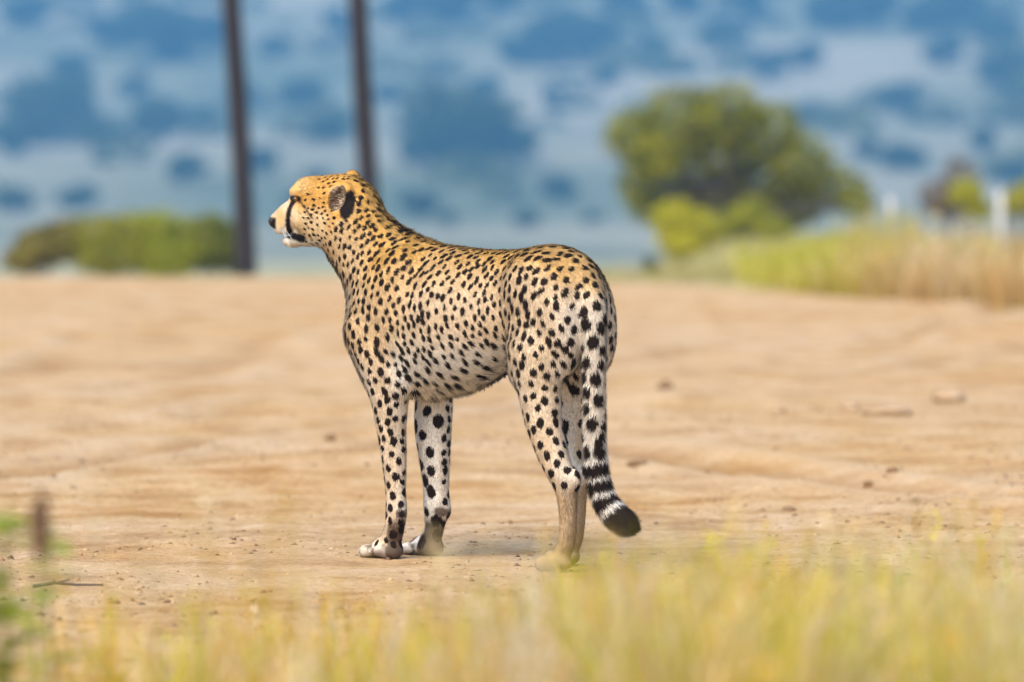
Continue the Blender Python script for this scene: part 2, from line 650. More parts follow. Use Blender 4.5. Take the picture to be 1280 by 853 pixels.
Y = 58.0
for (px, spec, lo, hi, lab) in (
        (50, [(50, 310, 0, 34, 26), (80, 300, 10, 30, 26), (28, 325, -10, 24, 18)], (0.15, 0.12, 0.015), (0.36, 0.29, 0.035), 'brownish bush at the outer end of the bush row on the road crest'),
        (135, [(120, 300, 0, 40, 32), (160, 295, 20, 40, 30), (140, 320, -20, 50, 28)], (0.16, 0.17, 0.005), (0.42, 0.38, 0.012), 'olive bush next to the brownish bush on the road crest'),
        (205, [(195, 298, 0, 40, 34), (230, 305, 10, 34, 32), (210, 325, -20, 46, 24)], (0.19, 0.22, 0.004), (0.48, 0.47, 0.010), 'yellow green bush in the middle of the bush row on the road crest'),
        (270, [(262, 305, 0, 34, 36), (290, 312, 10, 28, 30)], (0.11, 0.13, 0.006), (0.30, 0.30, 0.014), 'dark green bush reaching the foot of a wooden pole')):
    x = at(px, Y)
    zg = float(zground(x, Y)[0])
    base_py = 278 + (0.85 - zg) / Y * 6000
    bl = blobs_from(spec, Y, px, base_py)
    make_tree('bush', (x, Y, zg), bl, 3200, 0.042, lo, hi, lab, 'bush', 'bushes beyond the road', rng, 0.03, crown_name='foliage')

Y = 62.0
for (px, spec, lo, hi, lab, yy) in (
        (1185, [(1170, 245, 0, 26, 22), (1200, 225, 10, 22, 30), (1195, 258, -10, 40, 20)], (0.10, 0.060, 0.030), (0.24, 0.15, 0.055), 'reddish brown shrub behind the tall dry grass', 62.0),
        (1212, [(1208, 243, 0, 22, 18), (1222, 262, 0, 18, 12)], (0.30, 0.30, 0.01), (0.60, 0.55, 0.02), 'bright yellow green shrub in front of the reddish shrub', 60.5),
        (1272, [(1265, 255, 0, 24, 18), (1290, 248, 10, 28, 24)], (0.26, 0.25, 0.01), (0.52, 0.46, 0.03), 'yellow green shrub behind the short white post', 62.0),
        (812, [(812, 335, 0, 11, 14), (816, 346, 5, 9, 9)], (0.07, 0.09, 0.02), (0.15, 0.17, 0.05), 'tiny grey green shrub alone in the short grass', 45.5)):
    x = at(px, yy)
    zg = float(zground(x, yy)[0])
    base_py = 278 + (0.85 - zg) / yy * 6000
    make_tree('shrub', (x, yy, zg), blobs_from(spec, yy, px, base_py), 1500 if px != 812 else 500, 0.034 if px != 812 else 0.02, lo, hi, lab, 'shrub', 'shrubs behind the verge', rng, 0.02, crown_name='foliage')

# ------------------------------------------------------------------ wooden poles and white marker posts
tw = NT('dark_pole_wood')
co = tw.coord()
mp = tw.n('ShaderNodeMapping')
mp.inputs['Scale'].default_value = (22, 22, 1.2)
tw.l(co, mp.inputs[0])
gr = tw.noise(1.0, 6, 0.6, mp.outputs[0], 0.5)
M_pole = tw.surf(tw.principled(tw.ramp(gr, [(0.3, (0.012, 0.009, 0.010)), (0.7, (0.045, 0.033, 0.034))]), 0.8, tw.bump(gr, 0.7, 0.01)))
tm = NT('dull_metal')
M_metal = tm.surf(tm.principled(tm.ramp(tm.noise(30, 3), [(0.3, (0.12, 0.12, 0.12)), (0.7, (0.25, 0.24, 0.23))]), 0.5))


def pole(px_base, lean, Y, label):
    x = at(px_base, Y)
    z = float(zground(x, Y)[0])
    root = empty('wooden_pole', (x, Y, z))
    tag(root, label, 'pole', 'wooden poles at the crest of the road')
    H = 6.4
    pts, rad = [], []
    for k in range(17):
        h = -0.4 + (H + 0.4) * k / 16
        pts.append((-lean * h + 0.012 * math.sin(h * 1.3 + px_base), 0.01 * math.cos(h * 1.7), h))
        rad.append(0.098 - 0.0035 * h + 0.002 * math.sin(h * 5))
    link('shaft', tubes_mesh('shaft', [(pts, rad)], 18), M_pole, root)
    tx = pts[-1][0]
    link('cap', tubes_mesh('cap', [([(tx, 0, H - 0.04), (tx, 0, H + 0.03), (tx, 0, H + 0.07)], [0.085, 0.087, 0.03])], 18), M_metal, root)
    return root


pole(308, 0.052, 44.6, 'dark wooden pole standing clear beside the row of green bushes')
pole(467, 0.052, 44.6, 'dark wooden pole rising directly behind the cheetah\'s head and neck')

tp = NT('white_paint')
M_white = tp.surf(tp.principled(tp.ramp(tp.noise(18, 4), [(0.3, (0.42, 0.40, 0.37)), (0.6, (0.60, 0.58, 0.55))]), 0.6))
for (px, py0, py1, w, Y, lab) in ((1113, 248, 300, 0.05, 50.0, 'slim white marker post rising from the dry grass next to the spreading tree'), (1250, 240, 300, 0.055, 50.0, 'short white marker post among yellow green shrubs')):
    x = at(px, Y)
    z = float(zground(x, Y)[0])
    top = 0.85 - (py0 - 278) * Y / 6000 - z
    root = empty('marker_post', (x, Y, z), 0.3)
    tag(root, lab, 'post', 'white marker posts')
    h = w / 2
    v = [(-h, -h, -0.2), (h, -h, -0.2), (h, h, -0.2), (-h, h, -0.2), (-h, -h, top), (h, -h, top), (h, h, top), (-h, h, top), (0, 0, top + h * 0.7)]
    link('shaft', mesh_from('shaft', v, [np.array([(0, 1, 5, 4), (1, 2, 6, 5), (2, 3, 7, 6), (3, 0, 4, 7)]), np.array([(4, 5, 8), (5, 6, 8), (6, 7, 8), (7, 4, 8)])]), M_white, root)


# ------------------------------------------------------------------ grass
def blades(x, y, z, h, w, lean, yaw, col, tipcol, rng, seg=4, wid_pow=1.0):
    """curved blades; all arguments are arrays of length n; returns verts, quads, tris, colours"""
    n = len(x)
    V, C = [], []
    ld = rng.random(n) * 6.283
    for k in range(seg + 1):
        t = k / seg
        bend = lean * t ** 1.8
        px = x + np.cos(ld) * bend * h
        py = y + np.sin(ld) * bend * h
        pz = z + h * t * (1 - 0.28 * np.minimum(lean, 1.2) * t)
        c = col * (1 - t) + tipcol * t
        if k < seg:
            ww = w * (1 - 0.85 * t ** 1.4)
            dx, dy = np.cos(yaw) * ww / 2, np.sin(yaw) * ww / 2
            V += [np.stack([px - dx, py - dy, pz], 1), np.stack([px + dx, py + dy, pz], 1)]
            C += [c, c]
        else:
            V.append(np.stack([px, py, pz], 1))
            C.append(c)
    i = np.arange(n)
    Q = [np.stack([i + (2 * k) * n, i + (2 * k + 1) * n, i + (2 * k + 3) * n, i + (2 * k + 2) * n], 1) for k in range(seg - 1)]
    T = np.stack([i + (2 * seg - 2) * n, i + (2 * seg - 1) * n, i + (2 * seg) * n], 1)
    return np.concatenate(V), np.concatenate(Q), T, np.concatenate(C), V[-1]


def seed_heads(tops, size, cols, rng, per=7):
    n = len(tops)
    p = np.repeat(tops, per, 0)
    s = np.repeat(size, per)
    k = np.tile(np.arange(per) / per, n)
    p = p - np.stack([0 * k, 0 * k, k * s * 3.0], 1) + rng.normal(size=p.shape) * (s * 0.22)[:, None]
    d = rng.normal(size=p.shape) * np.array([1, 1, 0.6]) + np.array([0, 0, 0.9])
    d /= np.linalg.norm(d, axis=1, keepdims=True)
    u = np.cross(d, rng.normal(size=p.shape))
    u /= np.linalg.norm(u, axis=1, keepdims=True)
    L = (s * (0.5 + 0.5 * rng.random(len(s))))[:, None]
    m = len(p)
    v = np.concatenate([p - d * L * 0.3, p + u * L * 0.25, p + d * L, p - u * L * 0.25])
    i = np.arange(m)
    return v, np.stack([i, i + m, i + 2 * m, i + 3 * m], 1), np.tile(np.repeat(cols, per, 0), (4, 1))


def pal(rng, n, cols, jit=0.16):
    c = np.array(cols)[rng.integers(0, len(cols), n)]
    return c * np.clip(1 + jit * rng.normal(size=(n, 1)), 0.5, 1.5)


M_grass = leaf_material('grass_blades', 0.42, 0.55)
STRAW = [(0.62, 0.46, 0.20), (0.68, 0.54, 0.29), (0.58, 0.39, 0.14), (0.74, 0.62, 0.40)]
PALE = [(0.76, 0.60, 0.42), (0.70, 0.50, 0.32), (0.80, 0.68, 0.52)]
GOLD = [(0.62, 0.38, 0.05), (0.55, 0.34, 0.04), (0.66, 0.43, 0.09)]
LIME = [(0.50, 0.47, 0.012), (0.42, 0.42, 0.010), (0.60, 0.52, 0.015)]


def grass_object(name, parts, label, mat):
    V, Q, T, C, o = [], [], [], [], 0
    for v, q, t, c in parts:
        V.append(v)
        C.append(c)
        Q.append(q + o)
        if t is not None:
            T.append(t + o)
        o += len(v)
    me = mesh_from(name, np.concatenate(V), [np.concatenate(Q)] + ([np.concatenate(T)] if T else []))
    add_col(me, np.concatenate(C))
    return tag(link(name, me, mat), label, 'grass', kind='stuff')


# tall dry grass on the far verge, right of the road
rng = np.random.default_rng(21)
n = 14000
x = rng.uniform(1.9, 7.5, n)
off = rng.random(n) ** 1.3 * 7.0
y = road_edge(x) + 0.05 + off
keep = (x / y > 0.054 + 0.006 * rng.normal(size=n))
x, y = x[keep], y[keep]
n = len(x)
z = ground_h(x, y) - 0.02
hh = (0.53 + 0.22 * vnoise(np.stack([x * 1.7, y * 0.8, 0 * x], 1), 3)) * rng.uniform(0.6, 1.15, n) * (0.62 + 0.38 * sstep(0.052, 0.085, x / y))
greenish = rng.random(n) < 0.85 * (1 - sstep(0.056, 0.088, x / y)) + 0.25 * sstep(0.2, 0.6, vnoise(np.stack([x * 1.1, y * 0.5, 0 * x], 1), 12))
c = pal(rng, n, STRAW + [(0.56, 0.36, 0.13), (0.58, 0.40, 0.12), (0.50, 0.30, 0.12)], 0.22)
c[greenish] = pal(rng, int(greenish.sum()), [(0.44, 0.43, 0.04), (0.52, 0.47, 0.06)])
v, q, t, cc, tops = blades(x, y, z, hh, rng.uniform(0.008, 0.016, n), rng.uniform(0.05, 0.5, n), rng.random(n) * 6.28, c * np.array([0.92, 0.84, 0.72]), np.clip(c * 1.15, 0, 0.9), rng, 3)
sv, sq, sc_ = seed_heads(tops[::3], np.full(len(tops[::3]), 0.045), c[::3] * 1.08, rng, 5)
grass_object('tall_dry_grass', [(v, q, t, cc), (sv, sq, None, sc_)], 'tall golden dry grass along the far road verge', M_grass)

# low grass field between the road and the spreading tree
n = 16000
y = 40 + rng.random(n) ** 1.2 * 36
x = rng.uniform(-0.4, 1.0, n) * 3.0 * y / 43 + 0.9
keep = (y > road_edge(x) + 0.05)
x, y = x[keep], y[keep]
n = len(x)
c = pal(rng, n, [(0.46, 0.38, 0.14), (0.40, 0.36, 0.09), (0.52, 0.42, 0.20), (0.36, 0.36, 0.08)])
v, q, t, cc, tops = blades(x, y, ground_h(x, y) - 0.01, rng.uniform(0.05, 0.16, n), rng.uniform(0.008, 0.016, n), rng.uniform(0.2, 0.9, n), rng.random(n) * 6.28, c * 0.8, c, rng, 2)
grass_object('short_grass', [(v, q, t, cc)], 'short pale yellow green grass between the road and the spreading tree', M_grass)

# foreground grass between the viewer and the cheetah
rng = np.random.default_rng(33)


def cover_fn(u):
    return 0.16 + 0.30 * sstep(-0.075, -0.045, u) + 0.54 * sstep(-0.012, 0.02, u)


def top_fn(u):
    # slope of the line over the tips: the grass is lower where the ground shows through
    return 0.0795 - 0.0045 * sstep(-0.075, -0.045, u) - 0.0105 * sstep(-0.012, 0.018, u)


parts, n_tuft = [], 0
while n_tuft < 210:
    u = rng.uniform(-0.125, 0.125)
    if rng.random() > cover_fn(np.array([u]))[0]:
        continue
    n_tuft += 1
    y = rng.uniform(5.6, 8.9)
    top = top_fn(np.array([u]))[0] + rng.normal() * 0.0045
    h = max(0.10, 0.85 - top * y)
    m = int(rng.integers(14, 40))
    kind = rng.random() + 0.35 * vnoise(np.array([[u * 40, y * 0.9, 3.0]]), 19)[0]
    pl = LIME if kind > 0.56 else GOLD if kind > 0.34 else STRAW if kind > 0.10 else PALE
    c = pal(rng, m, pl, 0.2)
    oth = rng.random(m) < 0.22
    c[oth] = pal(rng, int(oth.sum()), STRAW)
    sp = 0.035 + 0.02 * rng.random()
    bx_, by_ = u * y + rng.normal(size=m) * sp, y + rng.normal(size=m) * sp
    hh = h * rng.uniform(0.55, 1.12, m)
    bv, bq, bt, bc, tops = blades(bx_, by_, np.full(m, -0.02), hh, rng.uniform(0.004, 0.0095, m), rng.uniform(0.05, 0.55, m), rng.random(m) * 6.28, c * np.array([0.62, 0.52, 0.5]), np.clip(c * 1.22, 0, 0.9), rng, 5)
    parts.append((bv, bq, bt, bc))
    k = rng.random(m) < (0.10 if pl is LIME else 0.40)
    if k.any():
        sv, sq, sc_ = seed_heads(tops[k], rng.uniform(0.012, 0.022, int(k.sum())), np.clip(c[k] * 1.05, 0, 0.9), rng, 7)
        parts.append((sv, sq, None, sc_))
# a few taller stems that reach higher than the rest
n = 46
u = np.concatenate([rng.normal(-0.056, 0.011, 22), rng.uniform(-0.02, 0.1, 24)])
y = rng.uniform(5.0, 7.8, n)
c2 = pal(rng, n, STRAW + GOLD)
hv, hq, ht, hc, htop = blades(u * y, y, np.full(n, -0.02), 0.85 - y * np.concatenate([rng.uniform(0.050, 0.068, 22), rng.uniform(0.058, 0.068, 24)]), rng.uniform(0.004, 0.007, n), rng.uniform(0.05, 0.3, n), rng.random(n) * 6.28, c2 * 0.8, c2, rng, 5)
s2v, s2q, s2c = seed_heads(htop, rng.uniform(0.014, 0.024, n), c2, rng, 9)
parts += [(hv, hq, ht, hc), (s2v, s2q, None, s2c)]
# lime tufts close to the hind feet
for (px_, Y_, h_) in ((728, 8.6, 0.29), (700, 9.0, 0.21), (742, 8.2, 0.33), (676, 8.8, 0.20), (760, 8.8, 0.24), (690, 8.4, 0.26), (714, 8.8, 0.24), (780, 8.3, 0.28)):
    m = 70
    c = pal(rng, m, LIME + GOLD, 0.2)
    bv, bq, bt, bc, tops = blades(at(px_, Y_) + rng.normal(size=m) * 0.03, Y_ + rng.normal(size=m) * 0.04, np.full(m, -0.02), h_ * rng.uniform(0.6, 1.1, m), rng.uniform(0.006, 0.012, m), rng.uniform(0.05, 0.5, m), rng.random(m) * 6.28, c * 0.6, c, rng, 5)
    parts.append((bv, bq, bt, bc))
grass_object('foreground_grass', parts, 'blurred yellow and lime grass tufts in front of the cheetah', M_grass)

# ------------------------------------------------------------------ the cheetah
# local frame: f forward, l left, z up (metres), feet at z = 0
HEAD_O = np.array([0.605, 0.035, 0.889])
HEAD_YAW, HEAD_ROLL, HEAD_PITCH = R(43), R(7), R(0)
HM = (Matrix.Rotation(HEAD_YAW, 3, 'Z') @ Matrix.Rotation(-HEAD_PITCH, 3, 'Y') @ Matrix.Rotation(HEAD_ROLL * -1, 3, 'X'))
HM = np.array(HM)
HS = 0.0102                                  # head units are about a centimetre


def hp(x, y, z):
    return tuple(HEAD_O + HM @ (np.array([x, y, z]) * HS))


CELL = 0.0036
LO = np.array([-0.56, -0.20, -0.012])
HI = np.array([0.80, 0.24, 1.02])
GX = np.arange(LO[0], HI[0], CELL, dtype=np.float32)
GY = np.arange(LO[1], HI[1], CELL, dtype=np.float32)
GZ = np.arange(LO[2], HI[2], CELL, dtype=np.float32)
D = np.full((len(GX), len(GY), len(GZ)), 0.5, dtype=np.float32)


def window(lo, hi):
    s = []
    for g_, a, b in zip((GX, GY, GZ), lo, hi):
        i0 = max(0, int(np.searchsorted(g_, a)) - 1)
        i1 = min(len(g_), int(np.searchsorted(g_, b)) + 1)
        s.append(slice(i0, i1))
    return tuple(s)


def blend(sl, d, k, sub=False):
    a = D[sl]
    if sub:
        d = -d
        h = np.maximum(k - np.abs(a - d), 0) / k
        D[sl] = np.maximum(a, d) + h * h * k * 0.25
    else:
        h = np.maximum(k - np.abs(a - d), 0) / k
        D[sl] = np.minimum(a, d) - h * h * k * 0.25


def coords(sl):
    return GX[sl[0]][:, None, None], GY[sl[1]][None, :, None], GZ[sl[2]][None, None, :]


def catmull(P, n):
    P = np.array(P, float)
    Q = np.concatenate([[2 * P[0] - P[1]], P, [2 * P[-1] - P[-2]]])
    out = []
    for i in range(1, len(Q) - 2):
        for k in range(n):
            t = k / n
            a, b, c, d = Q[i - 1], Q[i], Q[i + 1], Q[i + 2]
            out.append(0.5 * (2 * b + (c - a) * t + (2 * a - 5 * b + 4 * c - d) * t * t + (3 * b - a - 3 * c + d) * t ** 3))
    out.append(P[-1])
    return np.array(out)


def chain(P, k=0.02, sl=1.0, sf=1.0, n=5):
    """limb: smooth chain of (f, l, z, r); cross-section squashed by sl sideways and sf along the body"""
    P = catmull(P, n)
    m = k + 3 * CELL
    rmax = P[:, 3].max() * max(sl, sf, 1)
    w = window(P[:, :3].min(0) - rmax - m, P[:, :3].max(0) + rmax + m)
    x, y, z = coords(w)
    x, y = x / sf, y / sl
    A = P.copy()
    A[:, 0] /= sf
    A[:, 1] /= sl
    best = None
    for a, b in zip(A[:-1], A[1:]):
        ab = b[:3] - a[:3]
        L2 = float((ab ** 2).sum()) + 1e-9
        t = np.clip(((x - a[0]) * ab[0] + (y - a[1]) * ab[1] + (z - a[2]) * ab[2]) / L2, 0, 1)
        d = np.sqrt((x - a[0] - t * ab[0]) ** 2 + (y - a[1] - t * ab[1]) ** 2 + (z - a[2] - t * ab[2]) ** 2) - (a[3] + (b[3] - a[3]) * t)
        best = d if best is None else np.minimum(best, d)
    blend(w, best * min(sl, sf, 1.0) ** 0.5, k)


def ell(c, r, k=0.03, rot=None, sub=False):
    """ellipsoid; rot = 3x3 matrix whose columns are its axes"""
    c, r = np.array(c, float), np.array(r, float)
    ext = r if rot is None else np.abs(rot) @ r
    m = k + 3 * CELL
    w = window(c - ext - m, c + ext + m)
    x, y, z = coords(w)
    x, y, z = x - c[0], y - c[1], z - c[2]
    if rot is not None:
        x, y, z = (x * rot[0, 0] + y * rot[1, 0] + z * rot[2, 0], x * rot[0, 1] + y * rot[1, 1] + z * rot[2, 1], x * rot[0, 2] + y * rot[1, 2] + z * rot[2, 2])
    k0 = np.sqrt((x / r[0]) ** 2 + (y / r[1]) ** 2 + (z / r[2]) ** 2)
    k1 = np.sqrt((x / r[0] ** 2) ** 2 + (y / r[1] ** 2) ** 2 + (z / r[2] ** 2) ** 2) + 1e-6
    blend(w, (k0 * (k0 - 1) / k1).astype(np.float32), k, sub)


def pitch(a):
    """axes rotated about the sideways axis: positive lifts the front"""
    c, s = math.cos(R(a)), math.sin(R(a))
    return np.array([[c, 0, -s], [0, 1, 0], [s, 0, c]])


# trunk
ell((0.200, 0, 0.590), (0.265, 0.112, 0.172), 0.05, pitch(-3))            # rib cage
ell((0.300, 0, 0.560), (0.150, 0.100, 0.150), 0.05)                       # deep chest
chain([(0.12, 0, 0.620, 0.150), (-0.05, 0, 0.630, 0.135), (-0.22, 0, 0.655, 0.118)], 0.05, sl=0.74)   # belly and loin
chain([(0.33, 0, 0.748, 0.055), (0.22, 0, 0.738, 0.050), (0.10, 0, 0.718, 0.050), (-0.05, 0, 0.716, 0.052), (-0.19, 0, 0.724, 0.052), (-0.27, 0, 0.700, 0.052)], 0.05)   # back
ell((-0.225, 0, 0.660), (0.132, 0.086, 0.112), 0.05, pitch(8))            # pelvis
ell((0.405, 0, 0.625), (0.108, 0.086, 0.140), 0.05)                       # breast
for s in (1, -1):
    ell((0.305, 0.070 * s, 0.645), (0.086, 0.044, 0.140), 0.032, pitch(16))   # shoulder blade
    ell((0.375, 0.074 * s, 0.580), (0.080, 0.044, 0.095), 0.045)              # point of shoulder
    ell((-0.195, 0.066 * s, 0.705), (0.060, 0.035, 0.060), 0.05)              # hip bone
# front legs
TOES = (-0.0285, -0.0097, 0.0097, 0.0285)
PAWS = []
for s, f0, spl in ((1, 0.302, 0.0), (-1, 0.300, 0.0)):
    l0 = 0.068 * s
    th = 1.0 if s > 0 else 1.26
    chain([(0.385, 0.080 * s, 0.570, 0.066), (0.345, 0.080 * s, 0.500, 0.064), (0.315, 0.076 * s, 0.420, 0.052), (f0 + 0.010, 0.070 * s, 0.330, 0.0395 * th),
           (f0 + 0.002, l0, 0.250, 0.0330 * th), (f0 - 0.004, l0, 0.175, 0.0270 * th), (f0 - 0.006, l0, 0.125, 0.0280 * th), (f0 + 0.000, l0, 0.082, 0.0262), (f0 + 0.014, l0, 0.048, 0.0255), (f0 + 0.048, l0, 0.030, 0.0205)], 0.022, sl=0.90)
    ell((0.268, 0.074 * s, 0.455), (0.030, 0.024, 0.040), 0.03)               # elbow
    ell((f0 - 0.034, l0 + 0.006 * s, 0.116), (0.012, 0.012, 0.018), 0.012)    # wrist pad
    ell((f0 + 0.040, l0, 0.021), (0.048, 0.031, 0.019), 0.018)                # paw
    ell((f0 + 0.008, l0, 0.018), (0.024, 0.025, 0.018), 0.022)                # heel pad
    for q, o in enumerate(TOES):
        fwd = 0.088 if q in (1, 2) else 0.072
        ell((f0 + fwd, l0 + o, 0.018), (0.030, 0.0092, 0.0145), 0.003)
        ell((f0 + fwd + 0.012, l0 + o, 0.011), (0.013, 0.0090, 0.011), 0.003)
    PAWS.append((f0 + 0.088, l0))
# hind legs: (hip/thigh shift, foot f)
for s, f0, hs in ((1, -0.338, 0.0), (-1, -0.212, 0.045)):
    d = f0 + 0.338
    ell((-0.246 + hs * 0.4, 0.073 * s, 0.600), (0.104, 0.046, 0.150), 0.04, pitch(-8))       # thigh
    ell((-0.205 + hs * 0.35, 0.086 * s, 0.515), (0.058, 0.036, 0.080), 0.04, pitch(10))       # knee muscle
    ell((-0.308 + hs * 0.3, 0.054 * s, 0.590), (0.048, 0.042, 0.100), 0.04, pitch(-6))       # buttock
    chain([(-0.240 + hs * 0.4, 0.088 * s, 0.520, 0.066), (-0.255 + d * 0.6, 0.089 * s, 0.430, 0.056), (-0.272 + d * 0.8, 0.088 * s, 0.350, 0.047), (-0.302 + d, 0.084 * s, 0.275, 0.039),
           (f0 + 0.004, 0.079 * s, 0.212, 0.0310), (f0 - 0.002, 0.076 * s, 0.160, 0.0250), (f0 - 0.001, 0.074 * s, 0.100, 0.0225), (f0 + 0.010, 0.074 * s, 0.058, 0.0225), (f0 + 0.032, 0.074 * s, 0.034, 0.0205)], 0.022, sl=0.84)
    ell((f0 - 0.030, 0.079 * s, 0.226), (0.015, 0.014, 0.026), 0.016)         # heel bone
    ell((f0 + 0.034, 0.074 * s, 0.021), (0.040, 0.027, 0.020), 0.016)         # paw
    for q, o in enumerate(TOES):
        fwd = 0.072 if q in (1, 2) else 0.057
        ell((f0 + fwd, 0.074 * s + o * 0.94, 0.019), (0.029, 0.0096, 0.0180), 0.006)
        ell((f0 + fwd + 0.012, 0.074 * s + o * 0.94, 0.012), (0.014, 0.0100, 0.012), 0.004)
    PAWS.append((f0 + 0.072, 0.074 * s))
# tail
TAIL = [(-0.315, 0.004, 0.690, 0.042), (-0.360, 0.018, 0.655, 0.036), (-0.388, 0.034, 0.590, 0.029), (-0.396, 0.042, 0.500, 0.0270), (-0.400, 0.044, 0.400, 0.0260), (-0.403, 0.044, 0.310, 0.0260),
        (-0.408, 0.041, 0.236, 0.0270), (-0.422, 0.034, 0.182, 0.0280), (-0.446, 0.022, 0.144, 0.0310), (-0.468, 0.010, 0.124, 0.0300), (-0.478, 0.004, 0.119, 0.020)]
chain(TAIL, 0.018)
# neck
chain([(0.335, 0, 0.655, 0.118), (0.420, 0.002, 0.722, 0.104), (0.495, 0.012, 0.788, 0.090), (0.555, 0.026, 0.846, 0.079)], 0.05, sl=0.88)
chain([(0.27, 0, 0.742, 0.050), (0.37, 0.0, 0.778, 0.050), (0.48, 0.012, 0.850, 0.050), (0.555, 0.018, 0.918, 0.055)], 0.05)
ell((0.520, 0.004, 0.898), (0.055, 0.045, 0.045), 0.05)                   # nape
# head
HR_ = HM.copy()


def hell(c, r, k=1.2, rot=None, sub=False):
    ell(hp(*c), np.array(r) * HS, k * HS, HR_ if rot is None else HR_ @ rot, sub)


def hchain(P, k=1.2):
    chain([(*hp(a, b, c), r * HS) for a, b, c, r in P], k * HS)


hell((-0.8, 0, 1.0), (7.8, 6.4, 7.0), 2)
hell((4.3, 0, 3.0), (4.5, 4.9, 4.7), 2)
hell((-3.5, 0, -3.0), (6.5, 6.0, 6.2), 3)
for s in (1, -1):
    hell((6.7, 2.9 * s, 4.2), (2.2, 1.7, 1.4), 1.6)           # brow
    hell((3.4, 4.0 * s, -2.6), (4.2, 2.6, 4.0), 2.2)          # cheek
    hell((0.5, 4.3 * s, -4.6), (4.0, 2.6, 4.0), 2.4)          # jowl
    hell((11.0, 1.50 * s, -5.0), (2.30, 1.75, 1.9), 1.0)      # muzzle pad
    hchain([(8.2, 0.8 * s, -8.0, 1.7), (4.8, 2.4 * s, -7.4, 2.3), (1.0, 3.6 * s, -6.2, 3.0)], 1.6)   # jaw
hchain([(5.0, 0, -1.6, 4.9), (8.6, 0, -2.0, 3.6), (11.2, 0, -2.8, 2.40), (12.6, 0, -3.2, 1.75)], 1.6)    # muzzle
hell((9.1, 0, -8.4), (2.2, 1.9, 1.7), 1.2)                    # chin
hell((11.0, 0, -7.2), (3.8, 3.4, 0.35), 0.5, sub=True)        # mouth line
for s in (1, -1):
    hell((7.7, 4.1 * s, 2.4), (1.3, 1.0, 0.8), 0.8, sub=True)     # eye socket
EAR = {}
for s in (1, -1):
    o = np.array([0.78, 0.62 * s, 0.08])
    o /= np.linalg.norm(o)
    u = np.array([-0.14, 0.22 * s, 0.96])
    u -= o * (o @ u)
    u /= np.linalg.norm(u)
    sd = np.cross(u, o)
    rot = np.stack([o, sd, u], 1)
    c = np.array([-5.4, 7.1 * s, 2.5 if s > 0 else 4.0])
    EAR[s] = (c, rot)
    hell(c, (2.4, 3.3, 4.7), 0.6, rot)
    hell(c + o * 1.9 + u * 0.3 - sd * 0.2 * s, (2.4, 2.6, 3.8), 0.35, rot, sub=True)


def surface_nets(D):
    nx, ny, nz = D.shape
    S = D < 0
    cnt = np.zeros((nx - 1, ny - 1, nz - 1), dtype=np.int8)
    for a in (0, 1):
        for b in (0, 1):
            for c in (0, 1):
                cnt += S[a:nx - 1 + a, b:ny - 1 + b, c:nz - 1 + c]
    act = (cnt > 0) & (cnt < 8)
    I = np.argwhere(act)
    vid = np.full(act.shape, -1, dtype=np.int32)
    vid[act] = np.arange(len(I))
    acc = np.zeros((len(I), 3))
    num = np.zeros(len(I))
    corners = [(a, b, c) for a in (0, 1) for b in (0, 1) for c in (0, 1)]
    val = {c: D[I[:, 0] + c[0], I[:, 1] + c[1], I[:, 2] + c[2]] for c in corners}
    for a in corners:
        for ax in range(3):
            if a[ax] == 0:
                b = list(a)
                b[ax] = 1
                b = tuple(b)
                va, vb = val[a], val[b]
                m = (va < 0) != (vb < 0)
                t = va[m] / (va[m] - vb[m])
                p = np.tile(np.array(a, float), (m.sum(), 1))
                p[:, ax] += t
                acc[m] += p
                num[m] += 1
    V = (I + acc / num[:, None])
    F = []
    for ax in range(3):
        o1, o2 = (ax + 1) % 3, (ax + 2) % 3
        sa = [slice(None)] * 3
        sb = [slice(None)] * 3
        sa[ax] = slice(0, -1)
        sb[ax] = slice(1, None)
        ch = S[tuple(sa)] != S[tuple(sb)]
        E = np.argwhere(ch)
        ok = (E[:, o1] > 0) & (E[:, o2] > 0) & (E[:, o1] < D.shape[o1] - 1) & (E[:, o2] < D.shape[o2] - 1)
        E = E[ok]
        flip = S[E[:, 0], E[:, 1], E[:, 2]]
        q = []
        for d1, d2 in ((-1, -1), (0, -1), (0, 0), (-1, 0)):
            c = E.copy()
            c[:, o1] += d1
            c[:, o2] += d2
            q.append(vid[c[:, 0], c[:, 1], c[:, 2]])
        q = np.stack(q, 1)
        q[~flip] = q[~flip][:, ::-1]
        F.append(q)
    return V, np.concatenate(F)


V, F = surface_nets(D)
V = V * CELL + LO
# relax the surface a little
ed = np.concatenate([F[:, [0, 1]], F[:, [1, 2]], F[:, [2, 3]], F[:, [3, 0]]])
ed = np.concatenate([ed, ed[:, ::-1]])
deg = np.bincount(ed[:, 0], minlength=len(V))


def relax(A, amount):
    out = np.empty_like(A)
    for k in range(A.shape[1]):
        out[:, k] = np.bincount(ed[:, 0], weights=A[ed[:, 1], k], minlength=len(A)) / deg
    return A * (1 - amount) + out * amount


for _ in range(3):
    V = relax(V, 0.5)
V[:, 2] = np.maximum(V[:, 2], 0.001)


def vnormals(V, F):
    n = np.cross(V[F[:, 2]] - V[F[:, 0]], V[F[:, 3]] - V[F[:, 1]])
    N = np.zeros_like(V)
    for k in range(3):
        for c in range(4):
            N[:, k] += np.bincount(F[:, c], weights=n[:, k], minlength=len(V))
    return N / (np.linalg.norm(N, axis=1, keepdims=True) + 1e-12)


N = vnormals(V, F)
for _ in range(2):
    N = relax(N, 0.5)
N /= np.linalg.norm(N, axis=1, keepdims=True)

